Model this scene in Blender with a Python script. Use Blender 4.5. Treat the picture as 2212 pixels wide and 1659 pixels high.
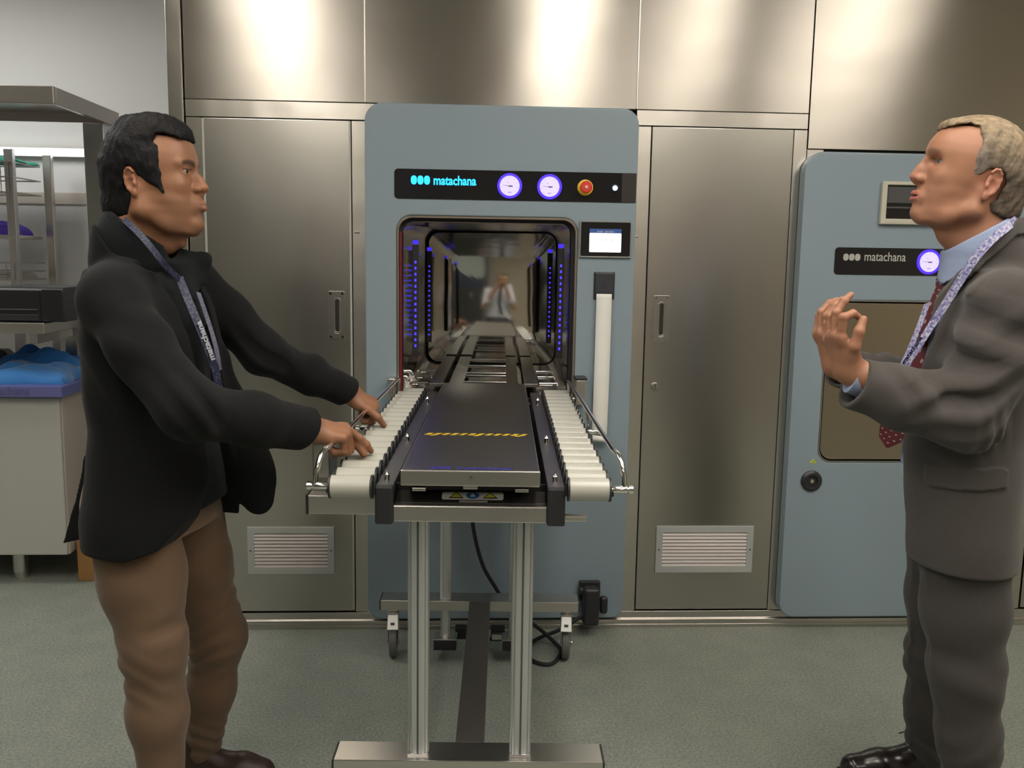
import bpy, bmesh, math, random
import numpy as np
from mathutils import Vector, Matrix
random.seed(7); np.random.seed(7)
SC = bpy.context.scene
COL = SC.collection
for o in list(bpy.data.objects): bpy.data.objects.remove(o)

# ------------------------------------------------------------------ camera, exposure, world
CAMLOC = Vector((0.0, -3.2214, 1.37))
cam_d = bpy.data.cameras.new('camera'); cam = bpy.data.objects.new('camera', cam_d); COL.objects.link(cam)
right = Vector((0.99856745, -0.05124769, 0.01538553)); up = Vector((-0.00805844, 0.14022326, 0.99008712)); back = Vector((-0.05289709, -0.98879275, 0.13960941))
cam.matrix_world = Matrix(((right.x, up.x, back.x, CAMLOC.x), (right.y, up.y, back.y, CAMLOC.y), (right.z, up.z, back.z, CAMLOC.z), (0, 0, 0, 1)))
cam_d.sensor_width = 36.0; cam_d.lens = 1960.0 / 2212.0 * 36.0; cam_d.clip_start = 0.01
SC.camera = cam
SC.view_settings.view_transform = 'Standard'; SC.view_settings.look = 'None'
SC.view_settings.gamma = 1.0; SC.view_settings.use_curve_mapping = False
SC.view_settings.exposure = 1.30
wd = bpy.data.worlds.new('room_air'); SC.world = wd; wd.use_nodes = True
wd.node_tree.nodes['Background'].inputs[0].default_value = (0.8, 0.85, 0.9, 1)
wd.node_tree.nodes['Background'].inputs[1].default_value = 0.15
try: SC.cycles.max_bounces = 8; SC.cycles.glossy_bounces = 6; SC.cycles.diffuse_bounces = 4; SC.cycles.sample_clamp_indirect = 4.0; SC.cycles.use_denoising = True
except Exception: pass

_W = np.array([[0.99856745, -0.05124769, 0.01538553], [-0.00805844, 0.14022326, 0.99008712], [-0.05289709, -0.98879275, 0.13960941]])
def at(u, v, Y):
    """world point at depth Y whose bearing from the photographer was measured as (u, v)"""
    r = _W[0]*(u-1106.0) - _W[1]*(v-829.5) - _W[2]*1960.0
    t = (Y+3.2214)/r[1]
    return np.array([0, -3.2214, 1.37]) + t*r

# ------------------------------------------------------------------ materials
MATS = {}
def mat(name, color, rough=0.5, metal=0.0, emit=None, estr=0.0, noise=None, bump=None, aniso=0.0, spec=None, coat=0.0, ccol=None, sheen=0.0, sub=0.0, alpha=None):
    if name in MATS: return MATS[name]
    m = bpy.data.materials.new(name); m.use_nodes = True
    nt = m.node_tree; b = nt.nodes['Principled BSDF']
    b.inputs['Base Color'].default_value = (*color, 1); b.inputs['Roughness'].default_value = rough; b.inputs['Metallic'].default_value = metal
    if spec is not None: b.inputs['Specular IOR Level'].default_value = spec
    if coat: b.inputs['Coat Weight'].default_value = coat
    if sheen: b.inputs['Sheen Weight'].default_value = sheen; b.inputs['Sheen Roughness'].default_value = 0.5
    if sub: b.inputs['Subsurface Weight'].default_value = sub; b.inputs['Subsurface Radius'].default_value = (0.012, 0.005, 0.003); b.inputs['Subsurface Scale'].default_value = 1.0
    if emit is not None: b.inputs['Emission Color'].default_value = (*emit, 1); b.inputs['Emission Strength'].default_value = estr
    tc = nt.nodes.new('ShaderNodeTexCoord')
    if noise is not None:      # (scale xyz, amount, second colour)
        sc, amt, c2 = noise
        mp = nt.nodes.new('ShaderNodeMapping'); mp.inputs['Scale'].default_value = sc
        nt.links.new(tc.outputs['Object'], mp.inputs[0])
        n = nt.nodes.new('ShaderNodeTexNoise'); n.inputs['Scale'].default_value = 1.0; n.inputs['Detail'].default_value = 6
        nt.links.new(mp.outputs[0], n.inputs['Vector'])
        mx = nt.nodes.new('ShaderNodeMix'); mx.data_type = 'RGBA'
        mx.inputs['A'].default_value = (*color, 1); mx.inputs['B'].default_value = (*c2, 1)
        mr = nt.nodes.new('ShaderNodeMapRange'); mr.inputs['From Min'].default_value = 0.35; mr.inputs['From Max'].default_value = 0.65; mr.inputs['To Max'].default_value = amt
        nt.links.new(n.outputs['Fac'], mr.inputs[0]); nt.links.new(mr.outputs[0], mx.inputs['Factor']); nt.links.new(mx.outputs['Result'], b.inputs['Base Color'])
    if bump is not None:       # list of (scale xyz, distance)
        prev = None
        for sc, dist in bump:
            mp = nt.nodes.new('ShaderNodeMapping'); mp.inputs['Scale'].default_value = sc
            nt.links.new(tc.outputs['Object'], mp.inputs[0])
            n = nt.nodes.new('ShaderNodeTexNoise'); n.inputs['Scale'].default_value = 1.0; n.inputs['Detail'].default_value = 2
            nt.links.new(mp.outputs[0], n.inputs['Vector'])
            bp = nt.nodes.new('ShaderNodeBump'); bp.inputs['Strength'].default_value = 1.0; bp.inputs['Distance'].default_value = dist
            nt.links.new(n.outputs['Fac'], bp.inputs['Height'])
            if prev: nt.links.new(prev.outputs[0], bp.inputs['Normal'])
            prev = bp
        nt.links.new(prev.outputs[0], b.inputs['Normal'])
    if aniso:
        b.inputs['Anisotropic'].default_value = abs(aniso); b.inputs['Anisotropic Rotation'].default_value = 0.25 if aniso < 0 else 0.0
        tg = nt.nodes.new('ShaderNodeTangent'); tg.direction_type = 'UV_MAP'; tg.uv_map = 'UVMap'
        nt.links.new(tg.outputs[0], b.inputs['Tangent'])
    MATS[name] = m
    return m

STEEL = mat('brushed_steel_wall', (0.48, 0.45, 0.405), 0.30, 1.0, aniso=-0.85, bump=[((1.3, 1.3, 2.2), 0.006)])
DOORSTEEL = mat('brushed_steel_door', (0.53, 0.51, 0.47), 0.27, 1.0, aniso=-0.45, bump=[((1.6, 1.6, 1.2), 0.006)])
FRAME = mat('steel_frame', (0.60, 0.57, 0.52), 0.27, 1.0, aniso=-0.6, bump=[((4, 4, 3.5), 0.004)])
SATIN = mat('satin_steel', (0.60, 0.575, 0.54), 0.30, 1.0)
POLISH = mat('polished_steel', (0.66, 0.64, 0.60), 0.10, 1.0)
MIRROR = mat('mirror_steel', (0.62, 0.61, 0.57), 0.055, 1.0, bump=[((2.0, 2.0, 2.0), 0.0025)])
MIRROR_SIDE = mat('chamber_wall_steel', (0.42, 0.40, 0.38), 0.13, 1.0, bump=[((2.5, 2.0, 3.0), 0.008)])
CHROME = mat('chrome', (0.80, 0.79, 0.77), 0.14, 1.0)
ALU = mat('anodised_aluminium', (0.60, 0.62, 0.63), 0.33, 0.8)
PAINT = mat('blue_grey_paint', (0.245, 0.315, 0.365), 0.38, 0.0, spec=0.5)
GRILLE = mat('grey_enamel', (0.40, 0.42, 0.41), 0.45)
BLADE = mat('louvre_aluminium', (0.55, 0.51, 0.49), 0.4, 0.3)
BLACKGLOSS = mat('gloss_black', (0.012, 0.012, 0.014), 0.12, 0.0, spec=0.5)
BLACKPL = mat('black_plastic', (0.022, 0.023, 0.026), 0.42)
BLACKMAT = mat('black_rubber', (0.016, 0.016, 0.018), 0.7)
DARKSTEEL = mat('dark_plate_steel', (0.34, 0.325, 0.30), 0.34, 1.0, bump=[((5, 2, 5), 0.002)])
RAILM = mat('dark_rail_coating', (0.19, 0.185, 0.19), 0.42, 0.85, noise=((30, 30, 30), 0.4, (0.23, 0.225, 0.23)))
STRIPM = mat('dull_brown_grey_channel', (0.105, 0.098, 0.088), 0.45, 0.5)
ROLLER = mat('ivory_plastic_roller', (0.47, 0.47, 0.415), 0.26)
GASKET = mat('red_silicone', (0.20, 0.012, 0.014), 0.5)
CREAM = mat('cream_enamel', (0.52, 0.50, 0.42), 0.4)
PAPER = mat('thermal_paper', (0.80, 0.80, 0.76), 0.7)
WHITEWALL = mat('white_wall_paint', (0.66, 0.66, 0.645), 0.6, noise=((2, 2, 2), 0.15, (0.62, 0.62, 0.61)))
BLUE_LED = mat('blue_led', (0.02, 0.01, 0.3), 0.4, emit=(0.035, 0.02, 1.0), estr=1.5)
RING = mat('blue_ring_light', (0.02, 0.01, 0.3), 0.4, emit=(0.05, 0.02, 1.0), estr=0.8)
DIAL = mat('lit_dial', (0.4, 0.4, 0.5), 0.4, emit=(0.56, 0.47, 0.95), estr=0.42)
CYAN = mat('cyan_backlit_sign', (0.02, 0.2, 0.3), 0.4, emit=(0.015, 0.42, 1.0), estr=0.8)
GREYTXT = mat('silver_print', (0.42, 0.42, 0.40), 0.4)
DARKINK = mat('dark_ink', (0.05, 0.04, 0.09), 0.6)
YELLOW = mat('yellow_plastic', (0.75, 0.52, 0.03), 0.4)
YGREEN = mat('yellow_green_sticker', (0.55, 0.60, 0.04), 0.5)
RED = mat('red_plastic', (0.72, 0.05, 0.035), 0.35)
WHITEPL = mat('white_plastic', (0.75, 0.75, 0.72), 0.45)
BLUEPR = mat('blue_print', (0.02, 0.15, 0.42), 0.5)
SCREENW = mat('lit_screen_white', (0.5, 0.5, 0.5), 0.3, emit=(0.93, 0.97, 1.0), estr=0.55)
SCREENB = mat('lit_screen_blue', (0.02, 0.04, 0.1), 0.3, emit=(0.03, 0.07, 0.22), estr=0.35)
BEIGEWALL = mat('beige_wall_paint', (0.50, 0.44, 0.345), 0.7, noise=((1.5, 1.5, 1.5), 0.2, (0.46, 0.41, 0.33)))
PALEWALL = mat('pale_wall_paint', (0.50, 0.49, 0.46), 0.7, noise=((1.5, 1.5, 1.5), 0.2, (0.46, 0.45, 0.43)))
CEIL = mat('ceiling_tile', (0.62, 0.61, 0.585), 0.8, noise=((20, 20, 20), 0.1, (0.55, 0.54, 0.52)))
LAMP = mat('fluorescent_diffuser', (0.9, 0.9, 0.9), 0.5, emit=(1.0, 0.92, 0.81), estr=5.6)
LAMPC = mat('cool_fluorescent_diffuser', (0.9, 0.9, 0.9), 0.5, emit=(1.0, 0.98, 0.95), estr=6.6)
FLOORM = bpy.data.materials.new('speckled_green_linoleum'); FLOORM.use_nodes = True
def _floor():
    nt = FLOORM.node_tree; b = nt.nodes['Principled BSDF']; b.inputs['Roughness'].default_value = 0.48; b.inputs['Specular IOR Level'].default_value = 0.35
    tc = nt.nodes.new('ShaderNodeTexCoord')
    def ns(s, d): 
        n = nt.nodes.new('ShaderNodeTexNoise'); n.inputs['Scale'].default_value = s; n.inputs['Detail'].default_value = d; nt.links.new(tc.outputs['Object'], n.inputs['Vector']); return n
    n1 = ns(130, 3); n2 = ns(9, 4)
    r1 = nt.nodes.new('ShaderNodeValToRGB'); e = r1.color_ramp.elements
    e[0].position = 0.32; e[0].color = (0.185, 0.208, 0.180, 1); e[1].position = 0.68; e[1].color = (0.330, 0.352, 0.305, 1)
    nt.links.new(n1.outputs['Fac'], r1.inputs[0])
    mx = nt.nodes.new('ShaderNodeMix'); mx.data_type = 'RGBA'; mx.blend_type = 'MULTIPLY'; mx.inputs['Factor'].default_value = 0.35
    r2 = nt.nodes.new('ShaderNodeValToRGB'); r2.color_ramp.elements[0].position = 0.35; r2.color_ramp.elements[0].color = (0.7, 0.72, 0.74, 1); r2.color_ramp.elements[1].position = 0.65; r2.color_ramp.elements[1].color = (1, 1, 0.98, 1)
    nt.links.new(n2.outputs['Fac'], r2.inputs[0]); nt.links.new(r1.outputs[0], mx.inputs['A']); nt.links.new(r2.outputs[0], mx.inputs['B']); nt.links.new(mx.outputs['Result'], b.inputs['Base Color'])
_floor()

# ------------------------------------------------------------------ mesh builder
class MB:
    def __init__(s): s.v = []; s.f = []; s.m = []
    def add(s, vs, fs, mi=0):
        b = len(s.v); s.v += [tuple(map(float, p)) for p in vs]; s.f += [tuple(b+i for i in f) for f in fs]; s.m += [mi]*len(fs); return s
    def box(s, x0, x1, y0, y1, z0, z1, mi=0):
        vs = [(x0,y0,z0),(x1,y0,z0),(x1,y1,z0),(x0,y1,z0),(x0,y0,z1),(x1,y0,z1),(x1,y1,z1),(x0,y1,z1)]
        return s.add(vs, [(0,3,2,1),(4,5,6,7),(0,1,5,4),(1,2,6,5),(2,3,7,6),(3,0,4,7)], mi)
    def tube(s, pts, r, n=14, cap=True, mi=0, rs=None):
        pts = [Vector(p) for p in pts]; rings = []
        t0 = (pts[1]-pts[0]).normalized(); ref = Vector((0,0,1)) if abs(t0.z) < 0.9 else Vector((1,0,0))
        u = t0.cross(ref).normalized()
        for i, p in enumerate(pts):
            if i == 0: t = pts[1]-pts[0]
            elif i == len(pts)-1: t = pts[-1]-pts[-2]
            else: t = (pts[i+1]-p).normalized()+(p-pts[i-1]).normalized()
            t.normalize(); u = (u - t*u.dot(t)).normalized(); w = t.cross(u)
            rr = rs[i] if rs else r
            rings.append([p+u*(rr*math.cos(2*math.pi*k/n))+w*(rr*math.sin(2*math.pi*k/n)) for k in range(n)])
        vs = [q for ring in rings for q in ring]; fs = []
        for i in range(len(pts)-1):
            for k in range(n): fs.append((i*n+k, i*n+(k+1)%n, (i+1)*n+(k+1)%n, (i+1)*n+k))
        if cap: fs.append(tuple(reversed(range(n)))); fs.append(tuple((len(pts)-1)*n+k for k in range(n)))
        return s.add(vs, fs, mi)
    def prism(s, loop, a0, a1, axis='y', mi=0):
        """loop of 2D points; axis y: (x,z) between y=a0..a1; z: (x,y); x: (y,z)"""
        n = len(loop)
        def mk(p, a): return (p[0], a, p[1]) if axis == 'y' else ((p[0], p[1], a) if axis == 'z' else (a, p[0], p[1]))
        vs = [mk(p, a0) for p in loop]+[mk(p, a1) for p in loop]
        fs = [tuple(range(n)), tuple(reversed(range(n, 2*n)))]+[(i, i+n, (i+1)%n+n, (i+1)%n) for i in range(n)]
        return s.add(vs, fs, mi)
    def ringprism(s, outer, inner, y0, y1, mi=0, skew=0.0):
        n = len(outer)
        vs = [(p[0], y0, p[1]) for p in outer]+[(p[0], y0, p[1]) for p in inner]+[(p[0]+skew, y1, p[1]) for p in outer]+[(p[0]+skew, y1, p[1]) for p in inner]
        fs = []
        for i in range(n):
            j = (i+1)%n
            fs += [(i, j, n+j, n+i), (2*n+j, 2*n+i, 3*n+i, 3*n+j), (j, i, 2*n+i, 2*n+j), (n+i, n+j, 3*n+j, 3*n+i)]
        return s.add(vs, fs, mi)
def rrect(x0, x1, z0, z1, r, k=8):
    rs = r if isinstance(r, (tuple, list)) else (r, r, r, r)   # bl, br, tr, tl
    out = []
    for (cx, cz, a0, rr) in ((x0, z0, 180, rs[0]), (x1, z0, 270, rs[1]), (x1, z1, 0, rs[2]), (x0, z1, 90, rs[3])):
        sx = 1 if cx == x0 else -1; sz = 1 if cz == z0 else -1
        for i in range(k+1):
            a = math.radians(a0+90*i/k); out.append((cx+sx*rr+rr*math.cos(a), cz+sz*rr+rr*math.sin(a)))
    return out
def lathe(prof, axis_o, axis='y', n=32):
    """prof: (radius, along) pairs"""
    m = MB(); vs = []; fs = []
    for (r, a) in prof:
        for k in range(n):
            t = 2*math.pi*k/n; c, s_ = r*math.cos(t), r*math.sin(t)
            p = (c, a, s_) if axis == 'y' else ((c, s_, a) if axis == 'z' else (a, c, s_))
            vs.append((axis_o[0]+p[0], axis_o[1]+p[1], axis_o[2]+p[2]))
    for i in range(len(prof)-1):
        for k in range(n): fs.append((i*n+k, (i+1)*n+k, (i+1)*n+(k+1)%n, i*n+(k+1)%n))
    fs.append(tuple(range(n))); fs.append(tuple(reversed([(len(prof)-1)*n+k for k in range(n)])))
    m.add(vs, fs); return m
def link(name, me, material, parent=None):
    o = bpy.data.objects.new(name, me); COL.objects.link(o)
    for mm in (material if isinstance(material, (list, tuple)) else [material]): me.materials.append(mm)
    if parent is not None: o.parent = parent
    return o
def build(name, mb, material, parent=None, bevel=0.0, smooth=False, uv=False, seg=2, wn=False):
    me = bpy.data.meshes.new(name); me.from_pydata(mb.v, [], mb.f)
    if any(mb.m): me.polygons.foreach_set('material_index', mb.m)
    bm = bmesh.new(); bm.from_mesh(me); bmesh.ops.recalc_face_normals(bm, faces=bm.faces); bm.to_mesh(me); bm.free()
    if uv:
        l = me.uv_layers.new(name='UVMap')
        for p in me.polygons:
            n = p.normal; ax = max(range(3), key=lambda i: abs(n[i]))
            for li in p.loop_indices:
                co = me.vertices[me.loops[li].vertex_index].co
                l.data[li].uv = (co.x, co.z) if ax == 1 else ((co.y, co.z) if ax == 0 else (co.x, co.y))
    o = link(name, me, material, parent)
    if smooth:
        me.polygons.foreach_set('use_smooth', [True]*len(me.polygons))
        try: me.set_sharp_from_angle(angle=math.radians(35))
        except Exception: pass
    if bevel:
        b = o.modifiers.new('bevel', 'BEVEL'); b.width = bevel; b.segments = seg; b.limit_method = 'ANGLE'; b.angle_limit = math.radians(40)
        if hasattr(b, 'harden_normals'): b.harden_normals = False
    return o
def tag(o, label, cat, group=None):
    o['label'] = label; o['category'] = cat
    if group: o['group'] = group
    return o
def thing(name, loc, label, cat, rz=0.0, group=None):
    o = bpy.data.objects.new(name, None); COL.objects.link(o); o.location = loc; o.rotation_euler = (0, 0, rz); o.empty_display_size = 0.05
    return tag(o, label, cat, group)
def struct(o): o['kind'] = 'structure'; return o
def box(name, x0, x1, y0, y1, z0, z1, material, parent=None, bevel=0.002, **k):
    return build(name, MB().box(x0, x1, y0, y1, z0, z1), material, parent, bevel, **k)
def text_mesh(name, s, size, loc, material, parent, rot=(math.pi/2, 0, 0), extrude=0.0006, offset=0.0, sx=1.0, align='LEFT'):
    c = bpy.data.curves.new(name, 'FONT'); c.body = s; c.size = size; c.extrude = extrude; c.offset = offset; c.align_x = align
    t = bpy.data.objects.new(name+'_tmp', c); COL.objects.link(t)
    dg = bpy.context.evaluated_depsgraph_get(); me = bpy.data.meshes.new_from_object(t.evaluated_get(dg))
    bpy.data.objects.remove(t); bpy.data.curves.remove(c)
    o = link(name, me, material, parent); o.location = loc; o.rotation_euler = rot; o.scale = (sx, 1, 1)
    return o
# ================================================================== SETTING
def S(o): return struct(o)
S(box('floor', -4.2, 3.4, -6.6, 1.9, -0.05, 0.0, FLOORM, bevel=0))
S(box('ceiling', -4.2, 3.4, -6.6, 1.9, 2.75, 2.80, CEIL, bevel=0))
S(box('wall_left', -4.25, -4.2, -6.6, 1.9, 0, 2.75, PALEWALL, bevel=0))
S(box('wall_right', 3.4, 3.45, -6.6, 1.9, 0, 2.75, BEIGEWALL, bevel=0))
S(box('wall_front', -4.2, 3.4, -6.65, -6.6, 0, 2.75, BEIGEWALL, bevel=0))
S(box('wall_far', -4.2, -0.98, 1.7, 1.75, 0, 2.75, WHITEWALL, bevel=0))
# steel partition: panels above, frame, doors; everything stands at Y = 0 with a 2 mm joint
def panel(name, x0, x1, z0, z1, m=STEEL, y=0.0, d=0.03):
    return S(build(name, MB().box(x0, x1, y, y+d, z0, z1), m, None, 0.0012, uv=True))
g = 0.0018
S(box('wall_back', -0.98, 3.4, 0.035, 0.06, 0, 2.75, BLACKMAT, bevel=0)) if False else None
def wall_hole():
    m = MB(); outer = rrect(-0.97, 3.40, 0.0, 2.75, 0.0001, 8); inner = rrect(-0.245, 0.40, 0.84, 1.515, 0.045, 8)
    m.ringprism(outer, inner, 0.032, 0.055); return m
S(build('wall_back', wall_hole(), BLACKPL))
S(box('wall_side', -1.0, -0.97, 0.035, 1.7, 0, 2.75, WHITEWALL, bevel=0))
panel('wall_panel_upper', -0.948, -0.346, 1.8805, 2.75)
panel('wall_panel_upper', -0.3435, 0.5885, 1.8805, 2.75)
panel('wall_panel_upper', 0.5925, 1.1985, 1.8805, 2.75)
panel('wall_panel_upper', 1.2025, 2.30, 1.7605, 2.75)
panel('wall_panel_upper', 2.304, 3.4, 1.8805, 2.75)
S(box('trim_1', -0.3475, -0.342, -0.004, 0.01, 1.8805, 2.75, SATIN, bevel=0.001))
S(box('trim_2', 0.588, 0.593, -0.004, 0.01, 1.8805, 2.75, SATIN, bevel=0.001))
panel('trim_3', -0.948, -0.25, 1.8225, 1.8785, FRAME)
panel('trim_4', 0.5925, 1.1985, 1.8265, 1.8785, FRAME)
panel('trim_5', -0.948, -0.8965, 0.062, 1.8195, FRAME)
panel('trim_6', -0.3915, -0.30, 0.062, 1.8195, FRAME)
panel('trim_7', 0.56, 0.6445, 0.062, 1.8235, FRAME)
panel('trim_8', 1.1515, 1.1985, 0.062, 1.8235, FRAME)
panel('trim_9', 1.2005, 1.26, 0.062, 1.7575, FRAME)
panel('trim_10', 2.02, 2.13, 0.062, 1.7575, FRAME)
# corner post
pm = MB().box(-1.002, -0.952, -0.012, 0.10, 0.0, 2.75); S(build('trim_11', pm, FRAME, None, 0.004, uv=True, seg=3))
# skirting with a rounded kick rail
def skirt(x0, x1):
    prof = [(0.03, 0.0), (-0.012, 0.0), (-0.0125, 0.012), (-0.010, 0.014), (-0.0135, 0.016), (-0.0150, 0.024), (-0.0125, 0.032), (-0.004, 0.035), (-0.002, 0.060), (0.03, 0.060)]
    return MB().prism(prof, x0, x1, 'x')
S(build('baseboard_back', skirt(-0.95, 3.4), SATIN, None, 0.001, smooth=True))
S(box('baseboard_far', -4.2, -1.0, 1.685, 1.70, 0, 0.08, WHITEPL))

def steel_door(n, x0, x1, z1, hx, lock):
    d = S(build('door_%d' % n, MB().box(x0, x1, -0.004, 0.026, 0.067, z1), DOORSTEEL, None, 0.003, uv=True, seg=3))
    # recessed pull handle: plate, slot, four screws
    hz0, hz1 = 1.071, 1.239; w = 0.057
    pl = build('handle_plate', MB().ringprism(rrect(hx, hx+w, hz0, hz1, 0.004), rrect(hx+0.017, hx+w-0.014, hz0+0.020, hz1-0.022, 0.0125), -0.0062, -0.004), SATIN, d, 0.0006)
    cup = MB(); lo = rrect(hx+0.017, hx+w-0.014, hz0+0.020, hz1-0.022, 0.0125); li = rrect(hx+0.023, hx+w-0.020, hz0+0.026, hz1-0.028, 0.0070)
    cup.ringprism(lo, li, -0.0058, 0.0); 
    build('grip_lip', cup, SATIN, d, 0.001, smooth=True)
    build('grip_recess', MB().prism(li, -0.0052, -0.0042, 'y'), mat('dark_recess', (0.10, 0.095, 0.085), 0.35, 0.9), d)
    for sx in (0.008, w-0.008):
        for sz in (hz0+0.008, hz1-0.008):
            build('screw', lathe([(0.0045, -0.0085), (0.0045, -0.006)], (hx+sx, 0, sz), n=12), CHROME, d)
    if lock:
        build('lock', lathe([(0.0135, -0.004), (0.0135, -0.010), (0.0115, -0.013), (0.006, -0.013), (0.006, -0.015)], (lock, 0, 0.912), n=24), SATIN, d, smooth=True)
        box('key_slot', lock-0.0012, lock+0.0012, -0.0160, -0.0145, 0.904, 0.920, BLACKPL, d, 0)
    return d
D1 = steel_door(1, -0.894, -0.394, 1.8195, -0.4765, None)
D2 = steel_door(2, 0.647, 1.149, 1.8235, 0.6735, 0.688)
D3 = S(build('door_3', MB().box(2.135, 2.62, -0.004, 0.026, 0.067, 1.8235), DOORSTEEL, None, 0.003, uv=True, seg=3))
# light edge trims on the doors
for d, x in ((D1, -0.397), (D1, -0.891)):
    box('edge_strip', x-0.0035, x+0.0035, -0.0065, -0.0035, 0.075, 1.816, mat('pale_edge_strip', (0.50, 0.50, 0.45), 0.45, 0.3), d, 0.0008)
for z in (1.35,):
    S(box('trim_12', -0.384, -0.366, -0.003, 0.002, 1.439, 1.446, CHROME)); S(box('trim_13', 0.598, 0.612, -0.003, 0.002, 1.441, 1.448, CHROME))
def vent(d, x0, x1, z0, z1):
    v = build('air_vent', MB().ringprism(rrect(x0, x1, z0, z1, 0.001, 1), rrect(x0+0.024, x1-0.024, z0+0.0235, z1-0.0235, 0.001, 1), -0.011, -0.004), GRILLE, d, 0.0015)
    box('vent_recess', x0+0.02, x1-0.02, -0.0046, -0.0040, z0+0.02, z1-0.02, BLACKPL, v, 0)
    m = MB(); n = 10; a, b = z0+0.0235, z1-0.0235; st = (b-a)/n
    for i in range(n):
        z = a+i*st
        m.add([(x0+0.023, -0.0105, z+0.0012), (x1-0.023, -0.0105, z+0.0012), (x1-0.023, -0.0055, z+st*0.92), (x0+0.023, -0.0055, z+st*0.92),
               (x0+0.023, -0.0095, z+0.0005), (x1-0.023, -0.0095, z+0.0005), (x1-0.023, -0.0045, z+st*0.88), (x0+0.023, -0.0045, z+st*0.88)],
              [(0,1,2,3), (7,6,5,4), (0,4,5,1), (3,2,6,7), (1,5,6,2), (0,3,7,4)])
    s = build('louvre_blades', m, BLADE, v)
    for x in (x0+0.011, x1-0.011): build('screw', lathe([(0.003, -0.0122), (0.003, -0.0105)], (x, 0, (z0+z1)/2), n=10), BLACKPL, v)
    return v
vent(D1, -0.777, -0.466, 0.2115, 0.387); vent(D2, 0.715, 1.080, 0.2125, 0.390)

# ceiling lamps (their reflections are the bright bands on the steel)
def ceiling_light(x, y, w, d, m, label, grp=None):
    t = thing('ceiling_light', (x, y, 2.75), label, 'ceiling light', group=grp)
    build('frame', MB().ringprism(rrect(-w/2-0.03, w/2+0.03, -d/2-0.03, d/2+0.03, 0.001, 1), rrect(-w/2, w/2, -d/2, d/2, 0.001, 1), -0.015, 0.0), WHITEPL, t).rotation_euler = (math.pi/2, 0, 0)
    dd = build('diffuser', MB().box(-w/2, w/2, -d/2, d/2, -0.012, -0.004), m, t)
    return t
LPOS = [(0.52, -2.05, 0.30, 1.9, LAMP, 'recessed warm ceiling light over the loading trolley'),
        (-0.98, -2.05, 0.36, 1.9, LAMP, 'recessed warm ceiling light over the young man side'),
        (1.22, -2.05, 0.20, 1.9, LAMP, 'recessed warm ceiling light between trolley and right-hand man'),
        (2.05, -2.05, 0.34, 1.9, LAMP, 'recessed warm ceiling light near the right wall'),
        (-0.9, -4.4, 0.6, 0.6, LAMP, 'square ceiling light at the rear of the room, left one'),
        (1.3, -4.4, 0.6, 0.6, LAMP, 'square ceiling light at the rear of the room, right one'),
        (-2.6, 0.2, 0.6, 1.2, LAMPC, 'cool white ceiling light over the packing bench')]
for a in LPOS: ceiling_light(*a)
# things behind the photographer that the polished chamber mirrors
S(box('door_4', -3.3, -2.1, -6.6, -6.56, 0.0, 2.1, mat('dark_green_door', (0.045, 0.06, 0.055), 0.5)))
S(box('trim_14', -0.40, -0.30, -6.6, -6.52, 0.0, 2.75, PALEWALL))
cbt = thing('storage_cabinet', (0, 0, 0), 'tall cabinet with pale upper doors and dark lower doors at the rear of the room', 'cabinet')
build('cabinet_body', MB().box(-1.75, -0.42, -6.59, -6.16, 0.05, 2.30), mat('cabinet_slate', (0.06, 0.07, 0.07), 0.5), cbt, 0.004)
for k in range(2):
    xa = -1.745+0.665*k
    ud = build('upper_door', MB().box(xa, xa+0.655, -6.16, -6.14, 1.66, 2.29), mat('pale_green_door', (0.40, 0.46, 0.43), 0.4), cbt, 0.003)
    box('handle', xa+0.30, xa+0.36, -6.14, -6.12, 1.69, 1.705, SATIN, ud)
    build('middle_panel', MB().box(xa, xa+0.655, -6.16, -6.14, 1.36, 1.65), mat('navy_panel', (0.02, 0.035, 0.07), 0.4), cbt, 0.003)
    ld = build('lower_door', MB().box(xa, xa+0.655, -6.16, -6.14, 0.06, 1.35), mat('dark_cabinet_door', (0.035, 0.04, 0.035), 0.5), cbt, 0.003)
    box('handle', xa+0.30, xa+0.36, -6.14, -6.12, 1.22, 1.235, SATIN, ld)

# ================================================================== STERILISER (large, open)
RX0, RX1, RZ0, RZ1 = -0.342, 0.592, 0.052, 1.875
st1 = thing('steam_steriliser', (0.125, -0.03, 0.052), 'large blue-grey steam steriliser with open chamber and glowing cyan sign, behind the roller trolley', 'steriliser')
st1.location = (0, 0, 0)
YF = -0.050
HX0, HX1, HZ0, HZ1 = -0.235, 0.390, 0.845, 1.503
build('front_panel', MB().ringprism(rrect(RX0, RX1, RZ0, RZ1, (0.05, 0.04, 0.055, 0.06)), rrect(HX0, HX1, HZ0, HZ1, 0.052), YF, -0.003), PAINT, st1, 0.006, smooth=False, seg=4)
fr = build('opening_frame', MB().ringprism(rrect(HX0+0.001, HX1-0.001, HZ0+0.001, HZ1-0.001, 0.051), rrect(HX0+0.008, HX1-0.008, HZ0+0.008, HZ1-0.008, 0.045), YF-0.003, 0.030), mat('champagne_trim', (0.42, 0.36, 0.29), 0.3, 0.9), st1, 0.001, smooth=True)
build('inner_seal', MB().ringprism(rrect(HX0+0.008, HX1-0.008, HZ0+0.008, HZ1-0.008, 0.045), rrect(HX0+0.018, HX1-0.018, HZ0+0.018, HZ1-0.018, 0.038), -0.020, 0.031), BLACKMAT, st1)
gm = MB(); gm.box(HX0+0.0085, HX0+0.0160, -0.040, -0.022, HZ0+0.03, HZ1-0.055); build('red_gasket', gm, GASKET, st1, 0.002)
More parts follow.
